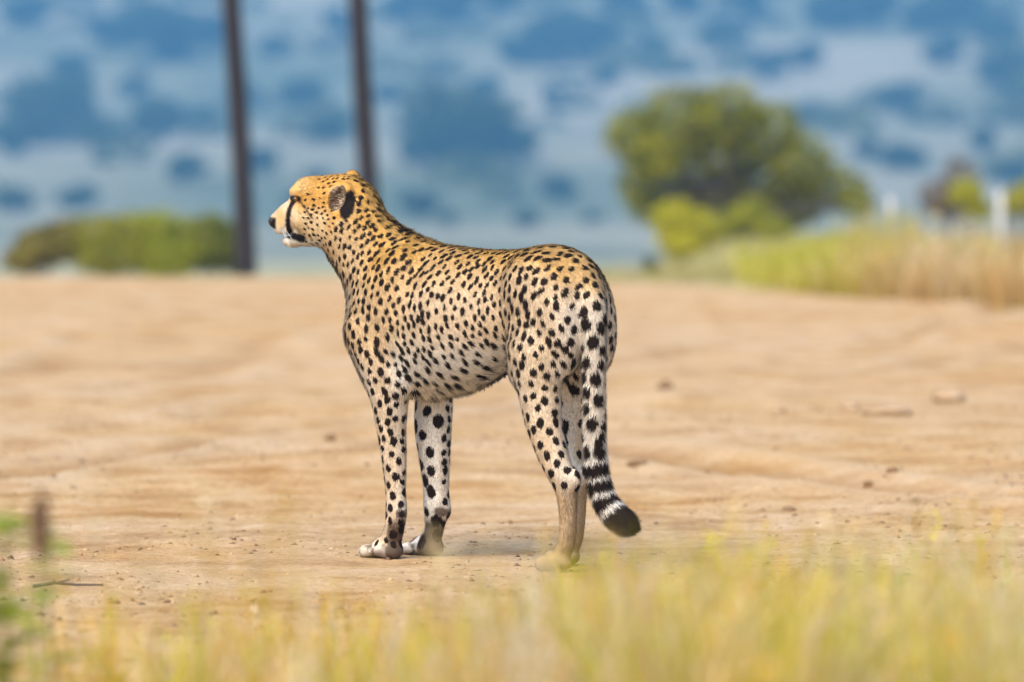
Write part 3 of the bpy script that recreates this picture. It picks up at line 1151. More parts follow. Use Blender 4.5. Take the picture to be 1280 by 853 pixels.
# --- regions
f_, l_, z_ = V[:, 0], V[:, 1], V[:, 2]
HC = (V - HEAD_O) @ HM / HS                       # head coordinates
HN = N @ HM
is_head = sstep(14.5, 11.0, np.sqrt((HC[:, 0] - 2.5) ** 2 + (HC[:, 1] * 1.0) ** 2 + (HC[:, 2] * 1.0) ** 2)) * (HC[:, 0] > -9)
TP = catmull(TAIL, 8)
dt = np.full(len(V), 9.0)
tt_ = np.zeros(len(V))
tdir = np.zeros((len(V), 3))
cum = np.concatenate([[0], np.cumsum(np.linalg.norm(np.diff(TP[:, :3], axis=0), axis=1))])
near = np.where((f_ < -0.30) & (z_ < 0.76))[0]
for k in range(len(TP) - 1):
    a, b = TP[k], TP[k + 1]
    ab = b[:3] - a[:3]
    t = np.clip(((V[near] - a[:3]) @ ab) / (ab @ ab), 0, 1)
    dd = np.linalg.norm(V[near] - a[:3] - t[:, None] * ab, axis=1) - (a[3] + (b[3] - a[3]) * t)
    better = dd < dt[near]
    ii = near[better]
    dt[ii] = dd[better]
    tt_[ii] = (cum[k] + t[better] * (cum[k + 1] - cum[k])) / cum[-1]
    tdir[ii] = ab / np.linalg.norm(ab)
is_tail = sstep(0.012, 0.004, dt) * sstep(0.06, 0.14, tt_)
front = f_ > 0.05
leg = sstep(0.50, 0.40, z_) * (1 - is_tail) * (1 - is_head)
low = sstep(0.25, 0.17, z_) * (~front) * (1 - is_tail)      # plain hind shanks
side = np.sign(l_)

# --- coat direction
flow = np.tile(np.array([-0.85, 0, -0.55]), (len(V), 1))
th = (sstep(-0.10, -0.2, f_) * sstep(0.74, 0.66, z_))[:, None]
flow = flow * (1 - th) + np.array([-0.30, 0, -1.0]) * th
sh = (sstep(0.24, 0.32, f_) * sstep(0.76, 0.66, z_))[:, None]
flow = flow * (1 - sh) + np.array([-0.45, 0, -0.9]) * sh
L3 = leg[:, None]
flow = flow * (1 - L3) + np.array([-0.12, 0, -1.0]) * L3
hb = HM @ np.array([-1.0, 0, -0.15])
H3 = is_head[:, None]
flow = flow * (1 - H3) + hb * H3
T3 = is_tail[:, None]
flow = flow * (1 - T3) + tdir * T3
flow += 0.18 * np.stack([fbm(V * 9, 51, 2), fbm(V * 9, 52, 2), fbm(V * 9, 53, 2)], 1)
flow -= N * (flow * N).sum(1, keepdims=True)
flow /= np.linalg.norm(flow, axis=1, keepdims=True) + 1e-9

# --- ground colour of the coat
TAWNY = np.array([0.61, 0.350, 0.095])
FLANK = np.array([0.76, 0.575, 0.385])
WHITE = np.array([0.86, 0.80, 0.71])
ORANGE = np.array([0.60, 0.315, 0.075])
up = sstep(0.05, 0.75, N[:, 2]) * sstep(0.55, 0.72, z_)
shoulder = sstep(0.16, 0.27, f_) * sstep(0.46, 0.56, z_)
tw_ = np.clip(0.80 * up + 0.38 * shoulder + 0.25 * fbm(V * 7, 61, 3) + 0.05, 0, 1)[:, None]
base = FLANK * (1 - tw_) + TAWNY * tw_
wh = np.zeros(len(V))
wh = np.maximum(wh, sstep(0.05, -0.6, N[:, 2]) * sstep(0.60, 0.50, z_) * sstep(0.36, 0.42, z_))
wh = np.maximum(wh, 0.95 * sstep(0.60, 0.47, z_) * sstep(0.30, 0.24, f_) * sstep(-0.20, -0.12, f_))
wh = np.maximum(wh, sstep(0.15, 0.7, -N[:, 1] * side) * leg * 0.95)
wh = np.maximum(wh, 0.15 * leg * sstep(0.22, 0.36, z_ + 1.0 * front))
wh = wh * (1 - 0.6 * (~front) * (N[:, 1] * side > 0) * sstep(0.40, 0.28, z_) * (1 - is_tail))
wh = np.maximum(wh, sstep(0.2, 0.8, N[:, 0]) * (f_ > 0.36) * sstep(0.80, 0.72, z_) * 0.8)
wh = np.maximum(wh, 0.60 * sstep(-0.30, -0.37, f_) * sstep(0.71, 0.62, z_))
wh = np.maximum(wh, is_tail * (0.25 + 0.75 * sstep(0.45, 0.75, tt_)))
wh = np.maximum(wh, sstep(0.05, 0.02, z_) * 0.75 * front)
wh = np.clip(wh + 0.10 * fbm(V * 16, 63, 2), 0, 1)[:, None]
base = base * (1 - wh) + WHITE * wh
base = base * (1 - 0.75 * low[:, None]) + np.array([0.44, 0.275, 0.115]) * 0.75 * low[:, None]
# head
hx, hy, hz = HC[:, 0], np.abs(HC[:, 1]), HC[:, 2]
hcol = np.tile(ORANGE, (len(V), 1)) * (1 + 0.12 * fbm(HC * 0.6, 65, 3))[:, None]


def lay(c, w):
    global hcol
    w = np.clip(w, 0, 1)[:, None]
    hcol = hcol * (1 - w) + np.array(c) * w


lay((0.70, 0.50, 0.27), sstep(2.0, -2.0, hz) * sstep(-4, 0.5, hx))                # cheeks paler
lay((0.62, 0.40, 0.17), 0.7 * sstep(3.0, 5.5, hz) * sstep(2.0, 6.0, hx))            # forehead
lay((0.64, 0.48, 0.31), sstep(6.2, 8.6, hx) * sstep(3.6, 0.8, hz))                 # muzzle
lay((0.62, 0.40, 0.14), 0.75 * sstep(10.2, 11.0, hx) * sstep(12.6, 11.8, hx) * sstep(-5.0, -3.6, hz) * sstep(0.2, -1.2, hz))
lay((0.80, 0.74, 0.66), sstep(-4.6, -6.2, hz) * sstep(6.5, 8.0, hx))               # lips and chin
lay((0.80, 0.72, 0.60), sstep(-6.6, -8.4, hz) * sstep(-1, 2, hx))
lay((0.55, 0.33, 0.23), 0.5 * sstep(11.4, 12.6, hx) * sstep(-3.0, -1.2, hz))            # pinkish bridge
lay((0.80, 0.70, 0.54), 0.8 * np.exp(-((hx - 8.4) ** 2 / 1.2 + (hz - 3.2) ** 2 / 0.5)) * (hy > 1.2))   # pale brow mark
ink = np.zeros(len(V))


def stroke(pts, w0, w1, soft=0.25, cond=None):
    global ink
    P = catmull([(a, b, 0) for a, b in pts], 6)
    best = np.full(len(V), 9.0)
    for k in range(len(P) - 1):
        a, b = P[k, :2], P[k + 1, :2]
        ab = b - a
        t = np.clip(((hx - a[0]) * ab[0] + (hz - a[1]) * ab[1]) / (ab @ ab), 0, 1)
        wd = w0 + (w1 - w0) * (k + t) / (len(P) - 1)
        best = np.minimum(best, np.sqrt((hx - a[0] - t * ab[0]) ** 2 + (hz - a[1] - t * ab[1]) ** 2) - wd)
    m = sstep(soft, -soft, best + 0.15 * vnoise(HC * 1.7, 71)) * (HC[:, 0] > -1)
    if cond is not None:
        m = m * cond
    ink = np.maximum(ink, m)


ink = np.maximum(ink, sstep(12.2, 12.7, hx) * sstep(-5.5, -5.0, hz) * sstep(-2.2, -2.8, hz))      # nose leather
lat = sstep(0.9, 1.4, hy)
stroke([(7.4, 2.3), (8.5, 0.7), (9.2, -1.8), (9.3, -4.2), (9.0, -6.0)], 0.58, 0.72, 0.22, lat)     # tear line
stroke([(10.2, -7.0), (8.2, -7.1), (5.8, -7.3)], 0.65, 1.15, 0.3)                                    # dark lips
stroke([(6.4, 2.5), (8.4, 2.6)], 0.75, 0.65, 0.2, lat)                                               # eye rim
stroke([(6.2, 2.1), (4.4, 0.2), (2.8, -2.0)], 0.22, 0.30, 0.2, lat)                                 # line behind the eye
hcol = hcol * (1 - ink[:, None]) + np.array([0.012, 0.007, 0.005]) * ink[:, None]
ear_mask = np.zeros(len(V))
inner_all = np.zeros(len(V))
for s in (1, -1):
    c, rot = EAR[s]
    e = (HC - c) @ rot                       # (opening, width, height)
    inside_e = (np.abs(e[:, 0]) < 3.2) & (np.abs(e[:, 1]) < 3.7) & (np.abs(e[:, 2]) < 5.2) & (hy > 3.6)
    en = HN @ rot
    conc = (en * e).sum(1) / (np.linalg.norm(e, axis=1) + 1e-6)
    inner = inside_e * sstep(0.15, -0.15, conc) * (np.abs(e[:, 2]) < 4.4)
    back = inside_e * sstep(-0.1, 0.5, 0.8 * e[:, 1] - e[:, 0] - 0.25) * sstep(3.0, 1.8, e[:, 2]) * sstep(-0.1, 0.15, conc)
    hcol = hcol * (1 - inner[:, None]) + np.array([0.50, 0.33, 0.22]) * inner[:, None]
    hcol = hcol * (1 - back[:, None]) + np.array([0.010, 0.006, 0.006]) * back[:, None]
    rim = inside_e * sstep(0.35, 0.05, np.abs(conc - 0.2)) * (hy > 5.0) * sstep(-3.5, -1.5, e[:, 2])
    hcol = hcol * (1 - 0.6 * rim[:, None]) + np.array([0.74, 0.56, 0.34]) * 0.6 * rim[:, None]
    inner_all = np.maximum(inner_all, inner)
    deep = inner * sstep(0.6, -1.4, e[:, 1])
    hcol = hcol * (1 - 0.8 * deep[:, None]) + np.array([0.10, 0.05, 0.03]) * 0.8 * deep[:, None]
    ear_mask = np.maximum(ear_mask, np.maximum(inside_e * (hy > 5.2), inner))
bx, bz = hx + 6.5 + 0.16 * (hz - 1.7), hz - 1.7
patch = (1 - inner_all) * sstep(1.08, 0.86, np.sqrt((bx / 2.0) ** 2 + (bz / 3.8) ** 2) + 0.08 * vnoise(HC * 1.5, 73)) * (hy > 3.8)
hcol = hcol * (1 - patch[:, None]) + np.array([0.010, 0.006, 0.006]) * patch[:, None]
hm = np.maximum(sstep(0.25, 0.75, is_head), ear_mask)
hm = np.maximum(hm, patch)
base = base * (1 - hm[:, None]) + hcol * hm[:, None]

base = base * np.clip(1 + 0.10 * fbm(V * 38, 67, 3) + 0.08 * fbm(V * 11, 68, 2), 0.7, 1.2)[:, None]
base = base * (1 - 0.25 * (low * sstep(-0.2, 0.5, -N[:, 0]))[:, None])
# --- spots: scattered over the skin with a spacing that suits each region
spacing = np.full(len(V), 0.0210)
spacing = np.where(f_ > 0.24, 0.0218, spacing)
spacing = np.where((f_ < -0.12), 0.0242, spacing)
spacing = spacing * (1 + 0.08 * leg)
spacing = np.where((leg > 0.5) & (-N[:, 1] * side > 0.25), spacing * 1.5, spacing)
spacing = np.where((N[:, 2] < -0.45) & (z_ > 0.38) & (z_ < 0.6), 0.029, spacing)
spacing = np.where(is_tail > 0.5, 0.032, spacing)
nape = sstep(0.36, 0.44, f_) * sstep(0.70, 0.78, z_)
spacing = np.where(nape > 0.5, 0.0180, spacing)
head_sp = (hm > 0.5)
spacing = np.where(head_sp, 0.0125, spacing)
allow = np.ones(len(V))
allow[low > 0.6] = 0
allow[(low > 0.15) & (low <= 0.6)] *= 0.6
allow[head_sp & ((hx > 5.2) | ((hz > 4.5) & (hx > 1.5)) | (ear_mask > 0.3))] = 0
allow[head_sp & (hz > 1.0) & (hz < 5.0) & (hx > -2.5)] *= 0.15
allow[(z_ < 0.075)] *= 0.25 * (z_[z_ < 0.075] > 0.035)
allow[(is_tail > 0.5) & (tt_ > 0.70)] = 0
allow[(N[:, 0] > 0.5) & (f_ > 0.40) & (np.abs(l_) < 0.05)] *= 0.5
cand = RNG.permutation(len(V))[:90000]
cand = cand[RNG.random(len(cand)) < allow[cand]]
cell = 0.02
gridd = {}
spots = []
for c in cand:
    p = V[c]
    s = spacing[c] * (0.88 + 0.28 * random.random())
    key = tuple((p // cell).astype(int))
    ok = True
    for a in (-2, -1, 0, 1, 2):
        for b in (-2, -1, 0, 1, 2):
            for d in (-2, -1, 0, 1, 2):
                for q in gridd.get((key[0] + a, key[1] + b, key[2] + d), ()):
                    if (p[0] - q[0]) ** 2 + (p[1] - q[1]) ** 2 + (p[2] - q[2]) ** 2 < s * s:
                        ok = False
                        break
                if not ok:
                    break
            if not ok:
                break
        if not ok:
            break
    if ok:
        gridd.setdefault(key, []).append(p)
        spots.append((c, s))
kd = kdtree.KDTree(len(V))
for i_, p in enumerate(V):
    kd.insert(p, i_)
kd.balance()
spotv = np.full(len(V), 3.0)
upf = sstep(0.56, 0.72, z_)[:, None]
sdir = np.array([0.45, 0, -1.0]) * upf + np.array([-0.35, 0, -1.0]) * (1 - upf)
keepf = np.maximum(np.maximum(L3, H3), T3)
sdir = sdir * (1 - keepf) + flow * keepf
sdir = sdir + 0.25 * RNG.normal(size=sdir.shape)
sdir -= N * (sdir * N).sum(1, keepdims=True)
sdir /= np.linalg.norm(sdir, axis=1, keepdims=True) + 1e-9
edge_n = 0.15 * vnoise(V * 150, 81) + 0.13 * vnoise(V * 70, 82)
for c, s in spots:
    r = spacing[c] * random.uniform(0.32, 0.45)
    if is_tail[c] > 0.5:
        r *= 1.15
    if hm[c] > 0.5:
        r *= 0.85
    if N[c, 2] < -0.45 and 0.38 < z_[c] < 0.6:
        r *= 0.85
    el = random.uniform(1.05, 1.40)
    if is_tail[c] > 0.5 or leg[c] > 0.6:
        el = random.uniform(1.0, 1.3)
    fd = sdir[c]
    bd = np.cross(N[c], fd)
    hit = kd.find_range(V[c], r * 2.4)
    ii = np.array([h[1] for h in hit])
    dv = V[ii] - V[c]
    a = dv @ fd
    b = dv @ bd
    c3 = dv @ N[c]
    val = np.sqrt((a / el) ** 2 + (b * el ** 0.5) ** 2 + c3 ** 2) / r
    spotv[ii] = np.minimum(spotv[ii], val)
spotv = spotv + edge_n
# tail rings and dark tip
for (t0, w) in ((0.735, 0.024), (0.80, 0.026), (0.865, 0.022)):
    ring = np.abs(tt_ - t0 - 0.012 * vnoise(V * 40, 83)) / w
    spotv = np.where(is_tail > 0.4, np.minimum(spotv, ring + 0.15 * vnoise(V * 120, 84)), spotv)
tipd = (0.915 - tt_) / 0.03 + 1.0 + 0.2 * vnoise(V * 100, 85)
spotv = np.where((is_tail > 0.4), np.minimum(spotv, np.maximum(tipd, 0.3)), spotv)
# dark ridge of longer hair on the nape
ridge = np.abs(l_ - 0.006) / 0.016 + np.abs(f_ - 0.36) / 0.11 + (N[:, 2] < 0.3) * 2
spotv = np.where(hm < 0.5, np.minimum(spotv, ridge + 0.35 + 0.4 * vnoise(V * 60, 86)), spotv)
# dark creases between the toes
for pf, pl in PAWS:
    for o in (-0.0191, 0.0, 0.0191):
        w_ = sstep(0.0032, 0.0012, np.abs(l_ - pl - o)) * sstep(pf - 0.022, pf - 0.006, f_) * sstep(0.05, 0.03, z_) * (np.abs(f_ - pf) < 0.06)
        base = base * (1 - 0.8 * w_[:, None]) + np.array([0.16, 0.09, 0.05]) * 0.8 * w_[:, None]
# soil on the undersides of the feet
soil = sstep(0.030, 0.006, z_ + 0.01 * vnoise(V * 50, 87)) * 0.7
rear = -0.9 * N[:, 0] + 0.75 * np.maximum(N[:, 1], 0) * (l_ < 0) * (f_ < 0.335) + 0.30 * vnoise(V * 60, 88) + 0.15 * vnoise(V * 170, 89)
soil = np.maximum(soil, 0.92 * front * sstep(-0.05, 0.40, rear) * sstep(0.112, 0.080, z_ + 0.012 * vnoise(V * 40, 90)))
soil = np.maximum(soil, 0.9 * front * sstep(0.016, 0.009, np.sqrt((f_ - 0.264) ** 2 + (z_ - 0.116) ** 2)) * (np.abs(l_) < 0.11))
base = base * (1 - soil[:, None]) + np.array([0.075, 0.042, 0.025]) * soil[:, None]

cheetah = empty('cheetah', (-0.041, 11.945, 0.0), R(133))
tag(cheetah, 'spotted cheetah standing on the dirt road with its head turned in profile', 'cheetah')

body_me = mesh_from('body', V, F, True)
add_col(body_me, base)
add_float(body_me, spotv, 'spot')


def coat_color(t):
    """skin colour: coat plus spots with a crisp, slightly ragged edge"""
    c = t.attr('Col').outputs['Color']
    mr = t.n('ShaderNodeMapRange')
    mr.inputs['From Min'].default_value = 1.10
    mr.inputs['From Max'].default_value = 0.90
    t.l(t.attr('spot').outputs['Fac'], mr.inputs['Value'])
    return t.mix(mr.outputs[0], c, (0.016, 0.009, 0.006))


tcx = NT('cheetah_skin')
cc_ = coat_color(tcx)
nz_ = tcx.noise(420, 3, 0.6, tcx.coord())
M_skin = tcx.surf(tcx.principled(cc_, 0.85, tcx.bump(nz_, 0.35, 0.004), 0.15))
body = link('body', body_me, M_skin, cheetah)

# --- fur: short tapered hairs that follow the coat direction
tri_area = 0.5 * np.linalg.norm(np.cross(V[F[:, 2]] - V[F[:, 0]], V[F[:, 3]] - V[F[:, 1]]), axis=1)
nh = 250000
pick = RNG.choice(len(F), nh, p=tri_area / tri_area.sum())
q = F[pick]
a, b = RNG.random(nh)[:, None], RNG.random(nh)[:, None]
W = [(1 - a) * (1 - b), a * (1 - b), a * b, (1 - a) * b]


def interp(A):
    if A.ndim == 1:
        A = A[:, None]
    return sum(w * A[q[:, k]] for k, w in enumerate(W))


hlen = np.full(len(V), 0.0105)
hlen = np.where(hm > 0.5, 0.0070, hlen)
hlen = np.where(leg > 0.5, 0.0075, hlen)
hlen = np.where(z_ < 0.20, 0.0070, hlen)
hlen = np.where(z_ < 0.05, 0.0040, hlen)
belly = (N[:, 2] < -0.35) & (z_ > 0.38) & (z_ < 0.62)
hlen = np.where(belly, 0.013, hlen)
hlen = np.where(belly & (N[:, 2] < -0.8) & (f_ < 0.25), 0.030, hlen)
hlen = np.where((N[:, 0] > 0.3) & (f_ > 0.36) & (z_ < 0.80) & (hm < 0.5), 0.014, hlen)
hlen = np.where((ridge < 2.0) & (hm < 0.5), 0.022, hlen)
hlen = np.where(is_tail > 0.5, 0.013 + 0.008 * tt_, hlen)
hlen = np.where((hm > 0.5) & (hx > 7.0), 0.0038, hlen)
hlen = np.where((hm > 0.5) & (hz < -6.5) & (hx < 9), 0.009, hlen)
hlen = np.where(hm * (ear_mask > 0.5) > 0.5, 0.0050, hlen)
hlen = np.where(inner_all > 0.5, 0.013, hlen)
root = interp(V)
nn = interp(N)
nn /= np.linalg.norm(nn, axis=1, keepdims=True)
fl = interp(flow)
hc = interp(base)
sv_ = interp(spotv)[:, 0]
ln = interp(hlen.astype(float))[:, 0] * RNG.uniform(0.65, 1.25, nh)
inn = interp(inner_all)[:, 0]
tuft = (inn > 0.4) & (RNG.random(nh) < 0.45)
hc[tuft] = np.array([0.70, 0.56, 0.40])
dark = sstep(1.10, 0.92, sv_ + 0.06 * RNG.normal(size=nh))[:, None]
hc = hc * np.clip(1 + 0.25 * RNG.normal(size=(nh, 1)), 0.6, 1.45)
hc = hc * (1 - dark) + np.array([0.020, 0.011, 0.007]) * dark
fl = fl + RNG.normal(size=fl.shape) * 0.16
lift = (0.30 + 0.15 * RNG.random(nh))[:, None]
d1 = fl + nn * lift * 1.5
d1 /= np.linalg.norm(d1, axis=1, keepdims=True)
d2 = fl + nn * lift * 0.45
d2 /= np.linalg.norm(d2, axis=1, keepdims=True)
sd = np.cross(nn, d1)
sd /= np.linalg.norm(sd, axis=1, keepdims=True) + 1e-9
wd = (0.00060 + 0.00045 * RNG.random(nh))[:, None]
L = ln[:, None]
p0 = root - nn * 0.0005
p1 = p0 + d1 * L * 0.5
p2 = p1 + d2 * L * 0.5
hv = np.concatenate([p0 - sd * wd, p0 + sd * wd, p1 - sd * wd * 0.75, p1 + sd * wd * 0.75, p2])
hv[:, 2] = np.maximum(hv[:, 2], 0.0005)
i = np.arange(nh)
fur_me = mesh_from('fur', hv, [np.stack([i, i + nh, i + 3 * nh, i + 2 * nh], 1), np.stack([i + 2 * nh, i + 3 * nh, i + 4 * nh], 1)])
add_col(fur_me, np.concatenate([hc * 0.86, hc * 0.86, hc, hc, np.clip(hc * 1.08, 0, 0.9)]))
fn = nn + 0.30 * d1
add_vec(fur_me, np.tile(fn, (5, 1)), 'hn')
tf = NT('cheetah_fur')
vt = tf.n('ShaderNodeVectorTransform', vector_type='NORMAL', convert_from='OBJECT', convert_to='WORLD')
tf.l(tf.attr('hn').outputs['Vector'], vt.inputs[0])
M_fur = tf.surf(tf.principled(tf.attr('Col').outputs['Color'], 0.75, vt.outputs[0], 0.2))
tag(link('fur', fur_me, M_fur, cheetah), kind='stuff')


# --- claws, eyes, nose, whiskers
tcl = NT('claw_horn')
M_claw = tcl.surf(tcl.principled((0.09, 0.05, 0.03), 0.4, None, 0.4))
for pf, pl in PAWS:
    for q, o in enumerate(TOES):
        fw = pf + (0.022 if q in (1, 2) else 0.006)
        pts = [(fw - 0.004, pl + o * 0.97, 0.017), (fw + 0.005, pl + o * 0.97, 0.015), (fw + 0.011, pl + o * 0.97, 0.008)]
        link('claw', tubes_mesh('claw', [(pts, [0.0036, 0.0030, 0.0008])], 6), M_claw, cheetah)


def ellipsoid_mesh(name, c, r, rot, nu=18, nv=12, warp=None):
    v = [(0, 0, 1)]
    for a in range(1, nv):
        for b in range(nu):
            th_, ph = math.pi * a / nv, 2 * math.pi * b / nu
            v.append((math.sin(th_) * math.cos(ph), math.sin(th_) * math.sin(ph), math.cos(th_)))
    v.append((0, 0, -1))
    v = np.array(v) * np.array(r)
    if warp is not None:
        v = warp(v)
    v = np.array(c) + v @ rot.T
    f4, f3 = [], []
    for b in range(nu):
        b2 = (b + 1) % nu
        f3.append((0, 1 + b, 1 + b2))
        for a in range(nv - 2):
            f4.append((1 + a * nu + b, 1 + (a + 1) * nu + b, 1 + (a + 1) * nu + b2, 1 + a * nu + b2))
        e = 1 + (nv - 2) * nu
        f3.append((len(v) - 1, e + b2, e + b))
    return mesh_from(name, v, [np.array(f4), np.array(f3)], True)


te = NT('eye')
M_eye = te.surf(te.principled((0.16, 0.065, 0.012), 0.10, None, 0.6))
tl = NT('dark_skin')
M_lid = tl.surf(tl.principled(tl.ramp(tl.noise(300, 2, 0.5, tl.coord()), [(0.3, (0.010, 0.007, 0.007)), (0.7, (0.035, 0.024, 0.022))]), 0.38, None, 0.5))
tpz = NT('pupil')
M_pupil = tpz.surf(tpz.principled((0.004, 0.003, 0.003), 0.05, None, 0.6))
for s in (1, -1):
    c = np.array([7.2, 3.25 * s, 2.45])
    look = np.array([0.72, 0.66 * s, 0.05])
    look /= np.linalg.norm(look)
    u = np.array([0, 0, 1.0])
    u -= look * (u @ look)
    u /= np.linalg.norm(u)
    rot = HM @ np.stack([look, np.cross(u, look), u], 1)
    eye = link('eye', ellipsoid_mesh('eye', hp(*c), np.array((0.95, 0.95, 0.75)) * HS, rot), M_eye, cheetah)
    link('pupil', ellipsoid_mesh('pupil', hp(*(c + look * 0.76)), np.array((0.26, 0.5, 0.5)) * HS, rot, 12, 8), M_pupil, eye)


def nose_warp(v):
    v = v.copy()
    t = v[:, 2] / (1.55 * HS)
    v[:, 1] *= 0.78 + 0.34 * t
    v[:, 0] += 0.0016 * t
    # two nostril hollows
    for s in (1, -1):
        d = (v[:, 1] - s * 0.0085) ** 2 / 0.004 ** 2 + (v[:, 2] + 0.001) ** 2 / 0.0035 ** 2
        v[:, 0] -= 0.006 * np.exp(-d) * (v[:, 0] > 0)
    return v


tilt = HM @ np.array(Matrix.Rotation(R(12), 3, 'Y'))
link('nose', ellipsoid_mesh('nose', hp(13.2, 0, -3.8), np.array((1.45, 1.9, 1.55)) * HS, tilt, 28, 18, nose_warp), M_lid, cheetah)
twk = NT('whisker')
M_whisk = twk.surf(twk.principled((0.82, 0.80, 0.76), 0.4))
wr = np.random.default_rng(3)
for s in (1, -1):
    for k in range(4):
        a = np.array([10.2 + 0.5 * (k % 3) - 0.4, 3.0 * s, -4.6 - 0.45 * k + 0.2 * (k % 2)])
        d = np.array([-0.35 + 0.25 * wr.normal(), 0.55 * s, -0.75 - 0.1 * k])
        d /= np.linalg.norm(d)
        ln_ = 3.6 + 1.8 * wr.random()
        pts = [hp(*(a + d * ln_ * t + np.array([-0.5, 0, -0.9]) * t * t)) for t in (0, 0.33, 0.66, 1)]
        link('whisker', tubes_mesh('whisker', [(pts, [0.0006, 0.0005, 0.0004, 0.0002])], 4), M_whisk, cheetah)

# ------------------------------------------------------------------ stones, clods, twig, weed
rng = np.random.default_rng(44)
ts = NT('stone')
co = ts.coord()
M_stone = ts.surf(ts.principled(ts.ramp(ts.noise(9, 5, 0.6, co), [(0.3, (0.24, 0.155, 0.085)), (0.55, (0.42, 0.29, 0.17)), (0.75, (0.52, 0.40, 0.27))]), 0.9, ts.bump(ts.noise(30, 4, 0.6, co), 0.5, 0.01)))
tk = NT('dark_clod')
co = tk.coord()
M_clod = tk.surf(tk.principled(tk.ramp(tk.noise(40, 5, 0.6, co), [(0.3, (0.14, 0.075, 0.035)), (0.7, (0.36, 0.22, 0.11))]), 0.95, tk.bump(tk.noise(90, 4), 0.6, 0.006)))


def rock_mesh(name, size, seed, sub=2):
    import bmesh
    bm = bmesh.new()
    bmesh.ops.create_icosphere(bm, subdivisions=sub, radius=1.0)
    P = np.array([v.co for v in bm.verts])
    d = 1 + 0.38 * fbm(P * 1.3 + seed * 7.7, seed, 3)
    for v, k in zip(bm.verts, d):
        v.co = Vector((v.co.x * size[0] * k, v.co.y * size[1] * k, v.co.z * size[2] * k))
    me = bpy.data.meshes.new(name)
    bm.to_mesh(me)
    bm.free()
    me.polygons.foreach_set('use_smooth', [sub > 2] * len(me.polygons))
    return me


def on_road(px, py):
    yy = np.linspace(9, 43, 3000)
    xx = yy * (px - 640) / 6000
    pr = 278 + (0.85 - base_height(xx, yy)) / yy * 6000
    k = int(np.argmin(np.abs(pr - py)))
    return float(xx[k]), float(yy[k])


for q, (px, py, wpx, hpx, mat, name, lab) in enumerate([
        (1108, 524, 64, 16, M_stone, 'stone', 'long flat tan stone lying in the road beside a grey stone'),
        (1188, 503, 46, 20, M_stone, 'stone', 'greyish stone furthest up the open road'),
        (975, 522, 18, 14, M_stone, 'stone', 'small pale round stone on the road between the tail and flat stone'),
        (1062, 516, 26, 14, M_stone, 'stone', 'tan rounded stone next to the long flat stone'),
        (832, 492, 22, 16, M_clod, 'clod', 'upright brown clod of earth on the road behind the cheetah'),
        (798, 590, 26, 9, M_clod, 'clod', 'flat dark clod of earth close to the hanging tail'),
        (1086, 604, 12, 10, M_clod, 'clod', 'dark pellet of earth lying alone on the open road'),
        (1116, 600, 14, 9, M_clod, 'clod', 'dark broken clod of earth paired with a smaller pellet'),
        (986, 637, 16, 8, M_clod, 'clod', 'dark clod of earth just behind the lime grass tufts'),
        (413, 556, 14, 11, M_clod, 'clod', 'brown clod of earth on the road ahead of the cheetah'),
        (162, 832, 16, 10, M_clod, 'clod', 'reddish dark clod on bare soil in the grass verge')]):
    x, y = on_road(px, py)
    m = y / 6000
    z = float(zroad(x, y)[0])
    me = rock_mesh(name, (wpx * m / 2, wpx * m / 2 * 0.8, hpx * m / 2), q + 3, 3)
    o = link(name, me, mat, None, (x, y, z + hpx * m * 0.22))
    tag(o, lab, 'stone' if name == 'stone' else 'clod')

# loose gravel
n = 15000
gx = rng.uniform(-1.9, 2.4, n)
gy = 9.0 + rng.random(n) ** 1.5 * 11
cl = vnoise(np.stack([gx * 2.3, gy * 1.6, 0 * gx], 1), 13)
keep = rng.random(n) < np.clip(0.45 + 1.3 * cl, 0.06, 1)
gx, gy = gx[keep], gy[keep]
n = len(gx)
gz = zroad(gx, gy)
r = 0.0018 + 0.0075 * rng.random(n) ** 2.8
oct_ = np.array([(1, 0, 0), (0, 1, 0), (-1, 0, 0), (0, -1, 0), (0.2, 0.1, 0.9), (0, 0, -0.8)], float)
V_, C_ = [], []
gc = pal(rng, n, [(0.36, 0.22, 0.11), (0.22, 0.12, 0.06), (0.44, 0.29, 0.15), (0.14, 0.08, 0.045), (0.50, 0.35, 0.20), (0.28, 0.16, 0.08)])
for k in range(6):
    V_.append(np.stack([gx, gy, gz], 1) + (oct_[k] * (1 + 0.35 * rng.normal(size=(n, 3)))) * r[:, None] * np.array([1.2, 1.2, 0.75]))
    C_.append(gc)
i = np.arange(n)
tris = []
for k in range(4):
    k2 = (k + 1) % 4
    tris.append(np.stack([i + k * n, i + k2 * n, i + 4 * n], 1))
    tris.append(np.stack([i + k2 * n, i + k * n, i + 5 * n], 1))
me = mesh_from('gravel', np.concatenate(V_), np.concatenate(tris))
add_col(me, np.concatenate(C_))
tgv = NT('gravel')
M_gravel = tgv.surf(tgv.principled(tgv.attr('Col').outputs['Color'], 0.9, None, 0.15))
tag(link('gravel', me, M_gravel), 'loose gravel and crumbs of soil on the dirt road', 'gravel', kind='stuff')

# twig lying on the soil
x, y = on_road(40, 741)
z = float(zroad(x, y)[0])
pts = [(0, 0, 0.010), (0.05, 0.02, 0.016), (0.10, 0.0, 0.013), (0.16, 0.03, 0.010)]
tag(link('twig', tubes_mesh('twig', [(pts, [0.004, 0.0035, 0.003, 0.002]), ([pts[1], (0.08, 0.06, 0.02)], [0.0025, 0.001])], 6), M_bark, None, (x, y, z)), 'thin dark twig lying on bare soil beside the leafy weed', 'twig')

